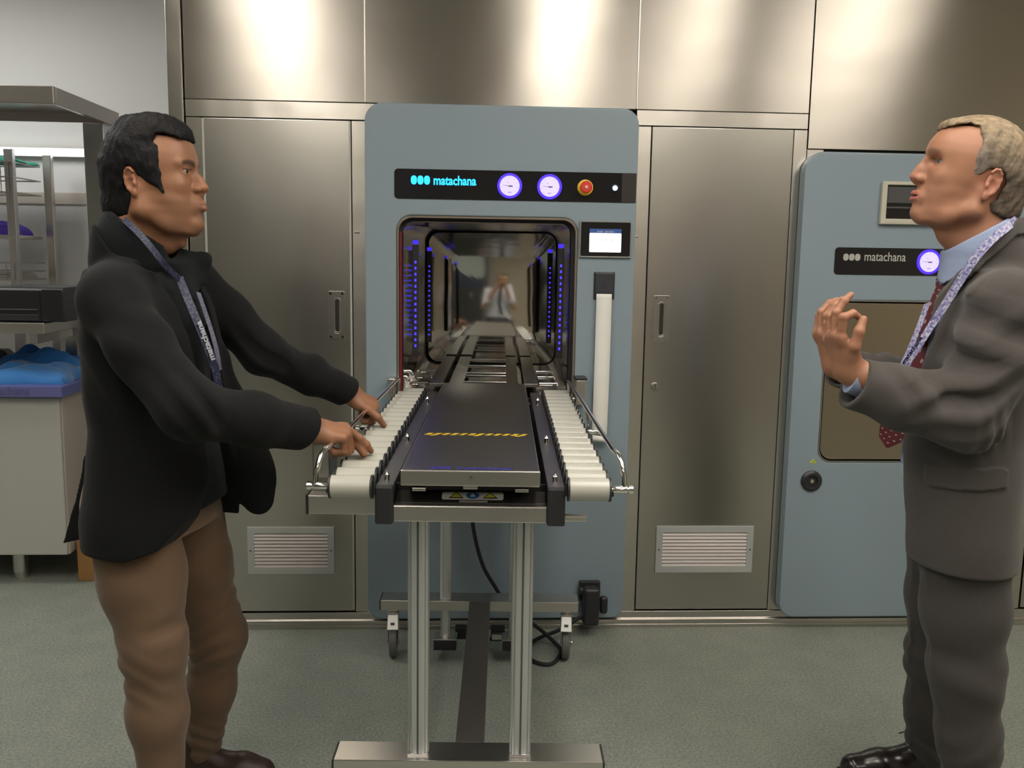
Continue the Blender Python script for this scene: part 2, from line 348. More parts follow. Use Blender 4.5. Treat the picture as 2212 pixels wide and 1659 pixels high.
# chamber shell: polished, slightly turned like the trolley it takes
SK = 0.043
CX0, CX1, CZ0, CZ1 = -0.222, 0.382, 0.868, 1.482
def shell():
    m = MB(); li = rrect(CX0, CX1, CZ0, CZ1, 0.055, 10); n = len(li); ys = [0.0, 0.25, 0.5, 0.75, 1.0]
    vs = [(p[0]+SK*y, y-0.0, p[1]) for y in ys for p in li]
    fs = [(k*n+i, k*n+(i+1)%n, (k+1)*n+(i+1)%n, (k+1)*n+i) for k in range(len(ys)-1) for i in range(n)]
    lo = rrect(CX0-0.006, CX1+0.006, CZ0-0.006, CZ1+0.006, 0.058, 10); b = len(vs)
    vs += [(p[0]+SK*y, y, p[1]) for y in (0.0, 1.03) for p in lo]
    fs += [(b+(i+1)%n, b+i, b+n+i, b+n+(i+1)%n) for i in range(n)]
    fs += [(i, (i+1)%n, b+(i+1)%n, b+i) for i in range(n)]
    m.add(vs, fs); return m
ch = build('chamber', shell(), MIRROR_SIDE, st1, smooth=True)
bk = MB(); li = rrect(CX0, CX1, CZ0, CZ1, 0.055, 10); n_ = len(li); rg = np.linspace(0.03, 1.0, 16)
vs = [(0.080+(p[0]-0.080)*s_+SK*1.006, 1.004, 1.175+(p[1]-1.175)*s_) for s_ in rg for p in li]+[(0.080+SK*1.006, 1.004, 1.175)]
bk.add(vs, [(i*n_+k, i*n_+(k+1) % n_, (i+1)*n_+(k+1) % n_, (i+1)*n_+k) for i in range(15) for k in range(n_)]+[(len(vs)-1, (k+1) % n_, k) for k in range(n_)])
bk.v = [(x, y-SK*(x-0.123)+0.024*(z-1.175)+((x-0.123)**2+(z-1.175)**2)/15.0, z) for x, y, z in bk.v]      # the far door closes square to the skewed chamber and leans back a touch
build('chamber_back_door', bk, MIRROR, ch, smooth=True)
lip = MB().ringprism([(p[0]+SK, p[1]) for p in rrect(CX0, CX1, CZ0, CZ1, 0.055, 10)], [(p[0]+SK, p[1]) for p in rrect(CX0+0.003, CX1-0.003, CZ0+0.003, CZ1-0.003, 0.053, 10)], 0.985, 0.992)
build('door_gap', lip, BLACKMAT, ch)
def led_column(x, y, z0, z1, dim=False):
    m = build('led_column', MB().box(x-0.011, x+0.011, y-0.006, y+0.01, z0, z1), BLACKPL, st1, 0.002)
    d = MB(); n = 15; h = (z1-0.045-(z0+0.03))/n
    for i in range(n):
        zz = z0+0.03+i*h; d.box(x-0.0030, x+0.0030, y-0.0085, y-0.006, zz, zz+h*(0.42 if not dim else 0.25))
    build('led_segments', d, BLUE_LED, m)
    g = MB().box(x-0.010, x+0.010, y-0.004, y+0.008, z1+0.001, z1+0.016); build('led_cap', g, mat('blue_glow_cap', (0.03, 0.02, 0.3), 0.3, emit=(0.06, 0.03, 0.9), estr=0.35 if not dim else 0.2), m)
led_column(-0.176, 0.06, 1.01, 1.405); led_column(0.345, 0.06, 1.004, 1.40)
led_column(-0.150, 0.66, 1.0, 1.385, True); led_column(0.362, 0.66, 1.0, 1.385, True)
# rack rails on the chamber floor
def skx(x, y): return x+0.066+SK*(y+0.06)
def bar(m, xa, xb, ya, yb, za, zb):
    vs = [(skx(x, y), y, z) for z in (za, zb) for y in (ya, yb) for x in (xa, xb)]
    m.add(vs, [(0,2,3,1),(4,5,7,6),(0,1,5,4),(1,3,7,5),(3,2,6,7),(2,0,4,6)])
for xa, xb in ((-0.200, -0.150), (-0.128, -0.076), (0.082, 0.128), (0.150, 0.200)):
    rk = MB(); bar(rk, xa, xb, 0.075, 0.975, 0.893, 0.905); build('track_rail', rk, mat('chamber_rail_steel', (0.30, 0.28, 0.25), 0.3, 1.0), ch, 0.001)
for a_ in [(-0.078, 0.084, y-0.012, y+0.006, 0.898, 0.908) for y in (0.12, 0.30, 0.38, 0.62, 0.85)]+[(x, x+0.07, y-0.006, y+0.006, 0.897, 0.907) for y in (0.10, 0.28, 0.45) for x in (-0.275, 0.205)]:
    rd = MB(); bar(rd, *a_); build('cross_rod', rd, CHROME, ch, 0.002)
# control strip
cs = build('control_strip', MB().prism(rrect(-0.242, 0.588, 1.5585, 1.6585, (0.013, 0.002, 0.002, 0.013)), YF-0.0022, YF), BLACKGLOSS, st1)
build('strip_end', MB().prism(rrect(0.538, 0.588, 1.5588, 1.6582, 0.001, 1), YF-0.0028, YF-0.0022), mat('smoked_end', (0.045, 0.042, 0.040), 0.2), cs)
def logo(parent, x, z, y, w, h, m, dark):
    for i in range(3):
        cx = x+w*(i+0.5); 
        lo = [(cx+w*0.46*math.copysign(abs(math.cos(a))**0.8, math.cos(a)), z+h*0.5*math.copysign(abs(math.sin(a))**0.8, math.sin(a))) for a in [2*math.pi*k/24 for k in range(24)]]
        b = build('logo_blob', MB().prism(lo, y-0.0012, y, 'y'), m, parent)
        if dark is not None:
            build('logo_mark', MB().box(cx-w*0.16, cx+w*0.10, y-0.0016, y-0.0012, z+h*0.12, z+h*0.20).box(cx-w*0.10, cx+w*0.16, y-0.0016, y-0.0012, z-h*0.20, z-h*0.12), dark, b)
logo(cs, -0.187, 1.6215, YF-0.0022, 0.0223, 0.030, CYAN, mat('dim_cyan', (0.02, 0.2, 0.3), 0.4, emit=(0.01, 0.25, 0.8), estr=1.0))
text_mesh('sign_lettering', 'matachana', 0.043, (-0.110, YF-0.0024, 1.6075), CYAN, cs, extrude=0.0007, offset=0.0012, sx=0.80)
def gauge(parent, x, z, y, r=0.0425):
    g_ = build('gauge', lathe([(r, 0.0), (r, -0.0035), (r*0.955, -0.005), (r*0.80, -0.005), (r*0.80, -0.002)], (x, y, z), n=40), RING, parent, smooth=True)
    build('dial', lathe([(r*0.80, -0.0035), (r*0.80, -0.0020)], (x, y, z), n=40), DIAL, g_)
    tk = MB()
    for i in range(9):
        a = math.radians(225-i*270/8.0)
        c, s_ = math.cos(a), math.sin(a); r0, r1 = r*0.58, r*0.72; w = 0.0007
        tk.add([(x+c*r0-s_*w, y-0.0040, z+s_*r0+c*w), (x+c*r1-s_*w, y-0.0040, z+s_*r1+c*w), (x+c*r1+s_*w, y-0.0040, z+s_*r1-c*w), (x+c*r0+s_*w, y-0.0040, z+s_*r0-c*w)], [(0, 1, 2, 3)])
    tk.box(x-0.006, x+0.006, y-0.0042, y-0.0037, z-r*0.58, z-r*0.47); tk.box(x-0.010, x-0.003, y-0.0042, y-0.0037, z+r*0.22, z+r*0.28)
    build('dial_marks', tk, mat('dial_grey_marks', (0.25, 0.2, 0.4), 0.5, emit=(0.30, 0.22, 0.6), estr=0.5), g_)
    nd = MB().add([(x-r*0.60, y-0.0047, z+0.0022), (x+r*0.22, y-0.0047, z-0.0030), (x+r*0.22, y-0.0047, z-0.0012), (x-r*0.60, y-0.0047, z+0.0028)], [(0,1,2,3)]).box(x-0.004, x+0.010, y-0.0052, y-0.0045, z-0.0028, z+0.0008)
    build('needle', nd, DARKINK, g_)
gauge(cs, 0.151, 1.608, YF-0.0022); gauge(cs, 0.288, 1.6075, YF-0.0022)
es = build('emergency_stop_collar', lathe([(0.027, 0), (0.027, -0.004), (0.022, -0.006), (0.016, -0.006)], (0.411, YF-0.0022, 1.6070), n=28), YELLOW, cs, smooth=True)
build('emergency_stop_button', lathe([(0.014, -0.006), (0.014, -0.020), (0.020, -0.022), (0.0205, -0.030), (0.016, -0.034), (0.007, -0.034), (0.007, -0.036)], (0.411, YF-0.0022, 1.6070), n=28), RED, es, smooth=True)
build('button_mark', lathe([(0.006, -0.036), (0.006, -0.0368)], (0.411, YF-0.0022, 1.6070), n=20), mat('pale_pink_mark', (0.7, 0.45, 0.35), 0.5), es)
pb = build('push_button', lathe([(0.0125, 0), (0.0125, -0.004), (0.009, -0.005)], (0.514, YF-0.0022, 1.6070), n=24), BLACKPL, cs, smooth=True)
build('button_light', lathe([(0.0085, -0.005), (0.0085, -0.006)], (0.514, YF-0.0022, 1.6070), n=20), mat('blue_white_button_light', (0.3, 0.5, 0.8), 0.4, emit=(0.20, 0.50, 1.0), estr=2.2), pb)
# touch screen
ts = build('touch_screen_frame', MB().ringprism(rrect(0.395, 0.577, 1.369, 1.495, 0.003), rrect(0.400, 0.572, 1.374, 1.490, 0.003), YF-0.009, YF), mat('screen_frame_grey', (0.30, 0.31, 0.31), 0.35, 0.5), st1, 0.001)
build('screen_bezel', MB().box(0.400, 0.572, YF-0.0075, YF, 1.374, 1.490), BLACKGLOSS, ts)
sc = build('screen', MB().prism(rrect(0.430, 0.541, 1.388, 1.4535, 0.003), YF-0.0085, YF-0.0075), SCREENW, ts)
build('screen_header', MB().prism(rrect(0.430, 0.541, 1.4535, 1.468, 0.001), YF-0.0086, YF-0.0075), SCREENB, ts)
text_mesh('header_text', 'START   SETTINGS', 0.0072, (0.4855, YF-0.0088, 1.4562), WHITEPL, ts, extrude=0.0001, align='CENTER')
text_mesh('clock_text', '10:00:24', 0.0150, (0.4855, YF-0.0088, 1.4250), mat('pale_grey_ink', (0.2, 0.2, 0.2), 0.5, emit=(0.3, 0.33, 0.36), estr=0.4), ts, extrude=0.0001, align='CENTER')
# printer slot with paper
pr = build('printer_unit', MB().box(0.450, 0.5235, YF-0.006, YF, 1.224, 1.320), BLACKPL, st1, 0.003)
build('printer_door', MB().box(0.4545, 0.519, YF-0.010, YF-0.006, 1.245, 1.316), mat('slate_plastic', (0.035, 0.042, 0.05), 0.35), pr, 0.002)
build('printer_catch', MB().prism([(0.4815, 1.272), (0.4905, 1.272), (0.4860, 1.281)], YF-0.0112, YF-0.010), BLACKPL, pr)
pp = MB()
def paper_strip():
    zs = np.linspace(1.244, 0.742, 40); vs = []; fs = []
    for i, z in enumerate(zs):
        t = i/39.0; y = YF-0.012-0.006*math.sin(t*3.0)-0.0015*abs(math.sin(z*38))
        xo = -0.001*t*3
        for x in (0.4595, 0.4865, 0.5135): vs.append((x+xo, y+(0.0015 if x == 0.4865 else 0), z))
    for i in range(39):
        for k in range(2): a = i*3+k; fs.append((a, a+1, a+4, a+3))
    return MB().add(vs, fs)
po = build('paper_printout', paper_strip(), PAPER, None, smooth=True)
s_ = po.modifiers.new('thick', 'SOLIDIFY'); s_.thickness = 0.0006
tag(po, 'long white paper printout hanging from the printer slot of the large steriliser', 'paper')
cur = MB(); cv = []
for i in range(14):
    a = i/13.0*math.pi*1.2; cv += [(0.457, YF-0.020-0.012*math.sin(a), 0.742-0.012*(1-math.cos(a))*0.9+0.002), (0.512, YF-0.020-0.012*math.sin(a), 0.738-0.012*(1-math.cos(a))*0.9)]
cur.add(cv, [(2*i, 2*i+1, 2*i+3, 2*i+2) for i in range(13)]); co = build('curled_end', cur, PAPER, po, smooth=True)
# docking brackets beside the opening, sockets and small sign
db = build('docking_bracket', MB().box(0.389, 0.424, YF-0.060, YF, 0.858, 0.946), SATIN, st1, 0.003)
box('bracket_pad', 0.387, 0.428, YF-0.064, YF, 0.946, 0.955, BLACKPL, db, 0.002)
db2 = build('docking_bracket', MB().box(-0.262, -0.238, YF-0.060, YF, 0.858, 0.946), SATIN, st1, 0.003)
sk = build('power_socket', MB().prism(rrect(0.426, 0.503, 0.128, 0.200, 0.006), YF-0.020, YF), BLACKPL, st1, 0.003)
build('plug', MB().box(0.436, 0.494, YF-0.075, YF-0.020, 0.050, 0.190).box(0.498, 0.527, YF-0.06, YF-0.03, 0.09, 0.155), BLACKPL, sk, 0.012, seg=3)
build('socket_knob', lathe([(0.012, -0.02), (0.012, -0.045), (0.008, -0.048)], (0.432, YF, 0.172), n=16), BLACKPL, sk, smooth=True)
ws = build('warning_sign', MB().prism([(-0.268, 0.846), (-0.250, 0.846), (-0.259, 0.861)], YF-0.0010, YF), YGREEN, st1)
build('sign_mark', MB().box(-0.2597, -0.2583, YF-0.0014, YF-0.0008, 0.849, 0.856), BLACKPL, ws)

# ================================================================== STERILISER (right, closed)
st2 = thing('steam_steriliser', (0, 0, 0), 'lower blue-grey steriliser with closed steel door, behind the man in the grey suit', 'steriliser')
Y2 = -0.052
M0, M1, N0, N1 = 1.178, 2.045, 0.052, 1.746
DX0, DX1, DZ0, DZ1 = 1.287, 1.935, 0.646, 1.232
build('front_panel', MB().ringprism(rrect(M0, M1, N0, N1, (0.055, 0.055, 0.07, 0.07)), rrect(DX0, DX1, DZ0, DZ1, 0.047), Y2, -0.003), PAINT, st2, 0.006, seg=4)
build('door_surround', MB().ringprism(rrect(DX0, DX1, DZ0, DZ1, 0.047), rrect(DX0+0.003, DX1-0.003, DZ0+0.003, DZ1-0.003, 0.045), Y2-0.002, -0.003), SATIN, st2, smooth=True)
build('door_gap', MB().ringprism(rrect(DX0+0.003, DX1-0.003, DZ0+0.003, DZ1-0.003, 0.045), rrect(DX0+0.010, DX1-0.010, DZ0+0.010, DZ1-0.010, 0.04), -0.012, -0.003), BLACKMAT, st2)
sd = build('sliding_door', MB().prism(rrect(DX0+0.009, DX1-0.009, DZ0+0.009, DZ1-0.009, 0.041), Y2+0.006, -0.010, 'y'), mat('bronze_tinted_steel', (0.42, 0.37, 0.29), 0.32, 1.0, bump=[((2, 2, 2), 0.008)]), st2, 0.001)
build('door_edge_handle', MB().box(1.303, 1.320, Y2-0.006, Y2+0.006, 0.945, 1.03), SATIN, sd, 0.003)
cs2 = build('control_strip', MB().prism(rrect(1.302, 2.03, 1.3235, 1.4185, (0.013, 0.002, 0.002, 0.013)), Y2-0.0022, Y2), BLACKGLOSS, st2)
logo(cs2, 1.331, 1.3845, Y2-0.0022, 0.0212, 0.0245, GREYTXT, None)
text_mesh('sign_lettering', 'matachana', 0.0445, (1.407, Y2-0.0024, 1.3730), GREYTXT, cs2, extrude=0.0007, offset=0.0004, sx=0.80)
gauge(cs2, 1.643, 1.372, Y2-0.0022, 0.044); gauge(cs2, 1.79, 1.372, Y2-0.0022, 0.044)
lo = MB().box(1.45, 1.73, Y2-0.012, Y2, 1.500, 1.648)
rc = build('recorder_frame', MB().ringprism(rrect(1.450, 1.73, 1.500, 1.648, 0.003), rrect(1.470, 1.71, 1.520, 1.635, 0.002), Y2-0.018, Y2), CREAM, st2, 0.005, seg=3)
build('recorder_glass', MB().box(1.469, 1.711, Y2-0.008, Y2, 1.519, 1.636), BLACKGLOSS, rc)
build('recorder_drum', MB().box(1.474, 1.706, Y2-0.011, Y2-0.008, 1.556, 1.562).box(1.474, 1.706, Y2-0.010, Y2-0.008, 1.575, 1.630), mat('dark_drum', (0.07, 0.07, 0.075), 0.4), rc)
so = build('key_socket', lathe([(0.0385, 0), (0.0385, -0.006), (0.030, -0.012), (0.022, -0.012), (0.020, -0.004), (0.008, -0.004)], (1.268, Y2, 0.575), n=32), BLACKPL, st2, smooth=True)
build('socket_core', lathe([(0.0075, -0.002), (0.0075, -0.009), (0.004, -0.010)], (1.268, Y2, 0.575), n=16), CHROME, so, smooth=True)
w2 = build('warning_sign', MB().prism([(1.259, 0.641), (1.283, 0.641), (1.271, 0.658)], Y2-0.0010, Y2), YGREEN, st2)
build('sign_mark', MB().box(1.2702, 1.2716, Y2-0.0014, Y2-0.0008, 0.644, 0.652), BLACKPL, w2)
# ================================================================== LOADING TROLLEY (local x across, local y into the depth)
TA = -math.atan(0.043)
tr = thing('loading_trolley', (0.016, -1.30, 0), 'steel loading trolley with two rows of ivory rollers, docked at the open steriliser', 'trolley', rz=TA)
TL = 1.38
def bx(name, *a, parent=tr, bevel=0.0015, m=SATIN, **k): return box(name, *a, m, parent, bevel, **k)
for s in (-1, 1):
    xa, xb = sorted((s*0.205, s*0.168))
    r = bx('side_rail', xa, xb, 0.006, TL, 0.792, 0.874, m=RAILM)
    box('rail_end_cap', xa-0.001, xb+0.001, -0.016, 0.006, 0.790, 0.8745, BLACKPL, r, 0.004)
    for y in (0.035, 0.46, 1.10): build('rail_pin', lathe([(0.006, 0.874), (0.006, 0.890), (0.0045, 0.892), (0.003, 0.898)], (s*0.186, y, 0), 'z', 12), CHROME, r, smooth=True)
pl = build('centre_plate', MB().box(-0.149, 0.149, -0.004, TL-0.02, 0.9045, 0.909), DARKSTEEL, tr, 0.0012)
build('plate_lip', MB().box(-0.151, 0.151, -0.0125, -0.004, 0.876, 0.9110), SATIN, pl, 0.003, seg=3)
build('plate_catch', MB().box(-0.016, 0.016, -0.010, 0.004, 0.869, 0.878), SATIN, pl, 0.002)
build('plate_screw', lathe([(0.0042, -0.0125), (0.0042, -0.0150)], (0.0015, 0, 0.898), n=12), CHROME, pl)
for s in (-1, 1): build('plate_edge_flange', MB().box(s*0.148-0.0012, s*0.148+0.0012, -0.004, TL-0.02, 0.880, 0.9108), SATIN, pl, 0.0006)
# yellow-black strip and printed name on the plate
sp = build('hazard_stripe', MB().box(-0.134, 0.134, 0.388, 0.408, 0.909, 0.9094), BLACKPL, pl)
m = MB()
for i in range(12):
    x = -0.134+i*0.0223
    m.prism([(x, 0.388), (x+0.0125, 0.388), (min(0.134, x+0.0235), 0.408), (x+0.011, 0.408)], 0.9094, 0.9100, 'z')
build('yellow_bars', m, YELLOW, sp)
m = MB()
for x in (-0.112, 0.0, 0.108): m = MB(); m.add([(x-0.009, 0.387, 0.9096), (x+0.009, 0.387, 0.9096), (x+0.005, 0.376, 0.9096), (x-0.005, 0.376, 0.9096)], [(3,2,1,0)]); build('yellow_arrow', m, YELLOW, sp)
NAVY = mat('navy_print', (0.03, 0.025, 0.26), 0.4)
lt = text_mesh('plate_lettering', 'matachana', 0.034, (-0.034, 0.010, 0.9091), NAVY, pl, rot=(0, 0, 0), extrude=0.0002, offset=0.0008, sx=0.86)
for i in range(3):
    lo = [(-0.082+0.0155*i+0.0068*math.cos(a), 0.0225+0.0115*math.sin(a)) for a in [2*math.pi*k/20 for k in range(20)]]
    build('plate_logo', MB().prism(lo, 0.909, 0.9094, 'z'), NAVY, pl)
# front cross beam, under-tray, rubber buffers, warning label
bx('front_beam', -0.168, 0.168, -0.010, 0.010, 0.795, 0.832, bevel=0.003)
tray = bx('under_tray', -0.167, 0.167, 0.010, TL-0.02, 0.800, 0.806, m=BLACKPL)
bx('tray_back', -0.167, 0.167, 0.055, 0.060, 0.806, 0.866, m=mat('black_steel', (0.03, 0.03, 0.032), 0.35, 0.6))
sl = MB().add([(-0.166, 0.011, 0.833), (0.166, 0.011, 0.833), (0.166, 0.054, 0.850), (-0.166, 0.054, 0.850), (-0.166, 0.011, 0.829), (0.166, 0.011, 0.829), (0.166, 0.054, 0.846), (-0.166, 0.054, 0.846)], [(0,1,2,3),(7,6,5,4),(0,4,5,1),(1,5,6,2),(2,6,7,3),(3,7,4,0)])
build('sloped_cover', sl, mat('dark_cover_steel', (0.07, 0.066, 0.062), 0.32, 0.8), tr, 0.001)
for s in (-1, 1): bx('plate_buffer', s*0.112-0.015, s*0.112+0.015, 0.000, 0.045, 0.861, 0.869); bx('buffer_bracket', s*0.112-0.020, s*0.112+0.020, 0.004, 0.05, 0.870, 0.876, m=BLACKPL)
def on_slope(x, t, h=0.0008): return (x, 0.011+0.043*t, 0.833+0.017*t+h)
lab = [(x*0.068, 0.22+0.60*t) for x, t in [(-1, .15), (-.96, 0), (.96, 0), (1, .15), (1, .85), (.96, 1), (-.96, 1), (-1, .85)]]
wl = build('warning_label', MB().add([on_slope(0.004+a, b, 0.0012) for a, b in lab], [tuple(range(8))]), WHITEPL, tr)
YTRI = mat('yellow_sticker', (0.62, 0.60, 0.05), 0.5)
for cx in (-0.032, 0.043):
    build('warning_triangle', MB().add([on_slope(0.0+cx-0.017, 0.32, .0018), on_slope(cx+0.017, 0.32, .0018), on_slope(cx, 0.82, .0018)], [(0,1,2)]), BLACKPL, wl)
    build('triangle_fill', MB().add([on_slope(0.0+cx-0.012, 0.37, .0024), on_slope(cx+0.012, 0.37, .0024), on_slope(cx, 0.74, .0024)], [(0,1,2)]), YTRI, wl)
build('blue_disc', MB().add([on_slope(0.004+0.0145*math.cos(a), 0.54+0.26*math.sin(a), .0018) for a in [2*math.pi*k/24 for k in range(24)]], [tuple(range(24))]), BLUEPR, wl)
build('hand_mark', MB().add([on_slope(0.004+x, t, .0026) for x, t in [(-.006, .42), (.006, .42), (.004, .56), (.002, .70), (-.003, .70), (-.005, .6), (-.003, .54)]], [tuple(range(7))]), WHITEPL, wl)
build('grey_tab', MB().add([on_slope(0.006+x, t, .0010) for x, t in [(-.031, .02), (.031, .02), (.031, .18), (-.031, .18)]], [(0, 1, 2, 3)]), mat('tab_grey', (0.25, 0.22, 0.21), 0.5, 0.3), wl)
# rollers
def roller(s, i):
    x0, x1 = sorted((s*0.212, s*0.302)); y = -0.008+0.0725*i; z = 0.8720; rr = 0.0245
    r = build('roller', lathe([(rr*0.97, x0+0.002), (rr, x0+0.003), (rr, x1-0.003), (rr*0.97, x1-0.002)], (0, 0, 0), 'x', 28), ROLLER, tr, smooth=True)
    r.location = (0, y, z)
    for xa in (x0, x1): 
        rc_ = build('roller_flange', lathe([(0.0262, xa-0.002), (0.0262, xa+0.002)], (0, 0, 0), 'x', 24), BLACKPL, r)
    build('axle_tip', lathe([(0.0055, s*0.303), (0.0055, s*0.312), (0.004, s*0.314)], (0, 0, 0), 'x', 12), CHROME, r, smooth=True)
    build('roller_bearing', MB().box(*sorted((s*0.205, s*0.2105)), -0.010, 0.010, -0.014, 0.017), BLACKPL, r, 0.002)
    return r
R0 = {}
for s in (-1, 1):
    src = roller(s, 0)
    kids = list(src.children)
    for i in range(1, 19):
        c = src.copy(); COL.objects.link(c); c.parent = tr; c.location = (0, -0.008+0.0725*i, 0.8720)
        for k in kids:
            d = k.copy(); COL.objects.link(d); d.parent = c
    bx('outer_roller_bar', *sorted((s*0.306, s*0.3105)), -0.015, 1.325, 0.858, 0.866, m=BLACKPL, bevel=0.001)
# hand rails
def arc(p0, p1, p2, n=8):
    return [tuple((1-t)**2*a+2*t*(1-t)*b+t*t*c for a, b, c in zip(p0, p1, p2)) for t in [i/n for i in range(n+1)]]
RAILZ = 0.940
for s in (-1, 1):
    X = s*0.322
    pts = [(X+s*0.012, -0.008, 0.873), (X+s*0.010, -0.006, 0.905)]+arc((X+s*0.008, -0.004, 0.912), (X+s*0.004, 0.010, 0.948), (X-s*0.006, 0.060, 0.945))+[(X-s*0.010, 0.30, 0.943), (s*0.306, 0.70, 0.942), (s*0.298, 1.19, 0.941)]+arc((s*0.297, 1.215, 0.940), (s*0.297, 1.243, 0.938), (s*0.300, 1.246, 0.915))+[(s*0.302, 1.248, 0.876)]
    h = build('hand_rail', MB().tube(pts, 0.0056, 14), CHROME, tr, smooth=True)
    for y in (-0.008, 0.645, 1.25):
        build('rail_fixing', lathe([(0.0075, s*0.308), (0.0085, s*0.312), (0.0085, s*0.338), (0.0065, s*0.342), (0.0095, s*0.343), (0.0095, s*0.352)], (0, y, 0.8725), 'x', 16), CHROME, h, smooth=True)
    if True:
        build('rail_strut', MB().tube([(s*0.318, 0.645, 0.875), (s*0.308, 0.655, 0.938)], 0.004, 10), CHROME, h, smooth=True)
# cross tube running out to the left, junction box, right-hand bar
ct = bx('cross_tube', -0.372, -0.206, 0.085, 0.125, 0.782, 0.826, bevel=0.002)
box('tube_cap', -0.3765, -0.3715, 0.083, 0.127, 0.781, 0.827, BLACKPL, ct, 0.002)
jb = bx('junction_box', -0.378, -0.338, 0.17, 0.27, 0.846, 0.928, bevel=0.003)
box('box_lid', -0.381, -0.335, 0.167, 0.275, 0.928, 0.932, BLACKPL, jb, 0.001)
bx('right_bar', 0.206, 0.290, 0.36, 0.385, 0.690, 0.704, bevel=0.002)
# grooved aluminium legs
def leg(name, x, y, z0, z1, w):
    lo = []; n = 64
    for k in range(n):
        a = 2*math.pi*k/n; r = w/2*(1-0.10*max(0, math.cos(4*a+math.pi))**6)
        q = 0.55
        cx_, sy_ = math.cos(a), math.sin(a)
        rr = r/((abs(cx_)**3.2+abs(sy_)**3.2)**(1/3.2)); lo.append((x+rr*cx_, y+rr*sy_))
    l = build(name, MB().prism(lo, z0, z1, 'z'), ALU, tr, smooth=True)
    return l
for s in (-1, 1):
    l = leg('front_leg', s*0.119, 0.075, 0.216, 0.795, 0.049)
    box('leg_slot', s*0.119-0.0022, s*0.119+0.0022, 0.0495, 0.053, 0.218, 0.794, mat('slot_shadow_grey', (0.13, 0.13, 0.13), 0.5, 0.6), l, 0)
    build('leg_collar', MB().box(s*0.119-0.024, s*0.119+0.024, 0.048, 0.102, 0.216, 0.222), CHROME, l, 0.001)
    l = leg('rear_leg', s*0.1165, 1.035, 0.216, 0.795, 0.038)
    l2 = leg('docking_post', s*0.1165, 1.035, 0.080, 0.182, 0.034)
    dk = bx('docking_foot', s*0.1165-0.040, s*0.1165+0.040, 0.998, 1.062, 0.078, 0.083, m=SATIN)
    box('rubber_block', s*0.1165-0.038, s*0.1165+0.038, 0.993, 1.035, 0.046, 0.080, BLACKMAT, dk, 0.002)
    box('rear_rubber_block', s*0.062-0.024, s*0.062+0.024, 1.075, 1.12, 0.050, 0.086, BLACKMAT, dk, 0.002)
    bx('docking_arm', s*0.062-0.02, s*0.1165, 1.05, 1.09, 0.060, 0.078, m=SATIN)
def base_bar(y0, y1, half, z0=0.181, z1=0.2165):
    b = bx('base_bar', -half, half, y0, y1, z0, z1, bevel=0.002)
    for s in (-1, 1): box('bar_end_cap', *sorted((s*half, s*(half+0.004))), y0+0.001, y1-0.001, z0+0.001, z1-0.001, BLACKPL, b, 0.001)
    return b
base_bar(0.028, 0.112, 0.311); base_bar(1.004, 1.085, 0.334)
bx('centre_beam', -0.0345, 0.0345, 0.112, 1.0035, 0.186, 0.2165, m=STRIPM, bevel=0.001)
def caster(x, y, ang):
    c = bpy.data.objects.new('caster', None); COL.objects.link(c); c.parent = tr; c.location = (x, y, 0); c.rotation_euler = (0, 0, ang); c.empty_display_size = 0.03
    build('swivel_plate', lathe([(0.028, 0.181), (0.028, 0.174), (0.020, 0.166), (0.020, 0.160)], (0, 0, 0), 'z', 24), CHROME, c, smooth=True)
    f = MB()
    for s in (-1, 1):
        f.prism([(0.022, 0.162), (-0.020, 0.162), (-0.012, 0.06), (0.004, 0.044), (0.018, 0.06)], *sorted((s*0.0165, s*0.0195)), 'x')
    f.box(-0.0195, 0.0195, -0.022, 0.024, 0.157, 0.163)
    build('fork', f, SATIN, c, 0.001)
    w = build('wheel', lathe([(0.050, -0.013), (0.0555, -0.009), (0.0565, 0.0), (0.0555, 0.009), (0.050, 0.013), (0.02, 0.013), (0.02, -0.013)], (0, 0.002, 0.0568), 'x', 36), mat('grey_rubber_tyre', (0.13, 0.125, 0.125), 0.6), c, smooth=True)
    b = MB().add([(-0.017, -0.024, 0.160), (0.017, -0.024, 0.160), (0.019, -0.050, 0.116), (-0.019, -0.050, 0.116), (-0.017, -0.020, 0.156), (0.017, -0.020, 0.156), (0.019, -0.045, 0.112), (-0.019, -0.045, 0.112)], [(0,1,2,3),(7,6,5,4),(0,4,5,1),(1,5,6,2),(2,6,7,3),(3,7,4,0)])
    bp = build('brake_pedal', b, mat('galvanised_pedal', (0.62, 0.64, 0.62), 0.35, 0.7), c, 0.0015)
    build('brake_slot', MB().add([(-0.007, -0.0395, 0.1375), (0.007, -0.0395, 0.1375), (0.007, -0.0440, 0.1300), (-0.007, -0.0440, 0.1300)], [(0, 1, 2, 3)]), BLACKPL, bp)
    build('wheel_axle', lathe([(0.0045, -0.023), (0.0045, 0.023)], (0, 0.002, 0.0568), 'x', 12), CHROME, c)
for x, y, a in ((-0.296, 1.045, 0.06), (0.296, 1.045, -0.06), (-0.275, 0.07, 0.2), (0.275, 0.07, -0.1)): caster(x, y, a)

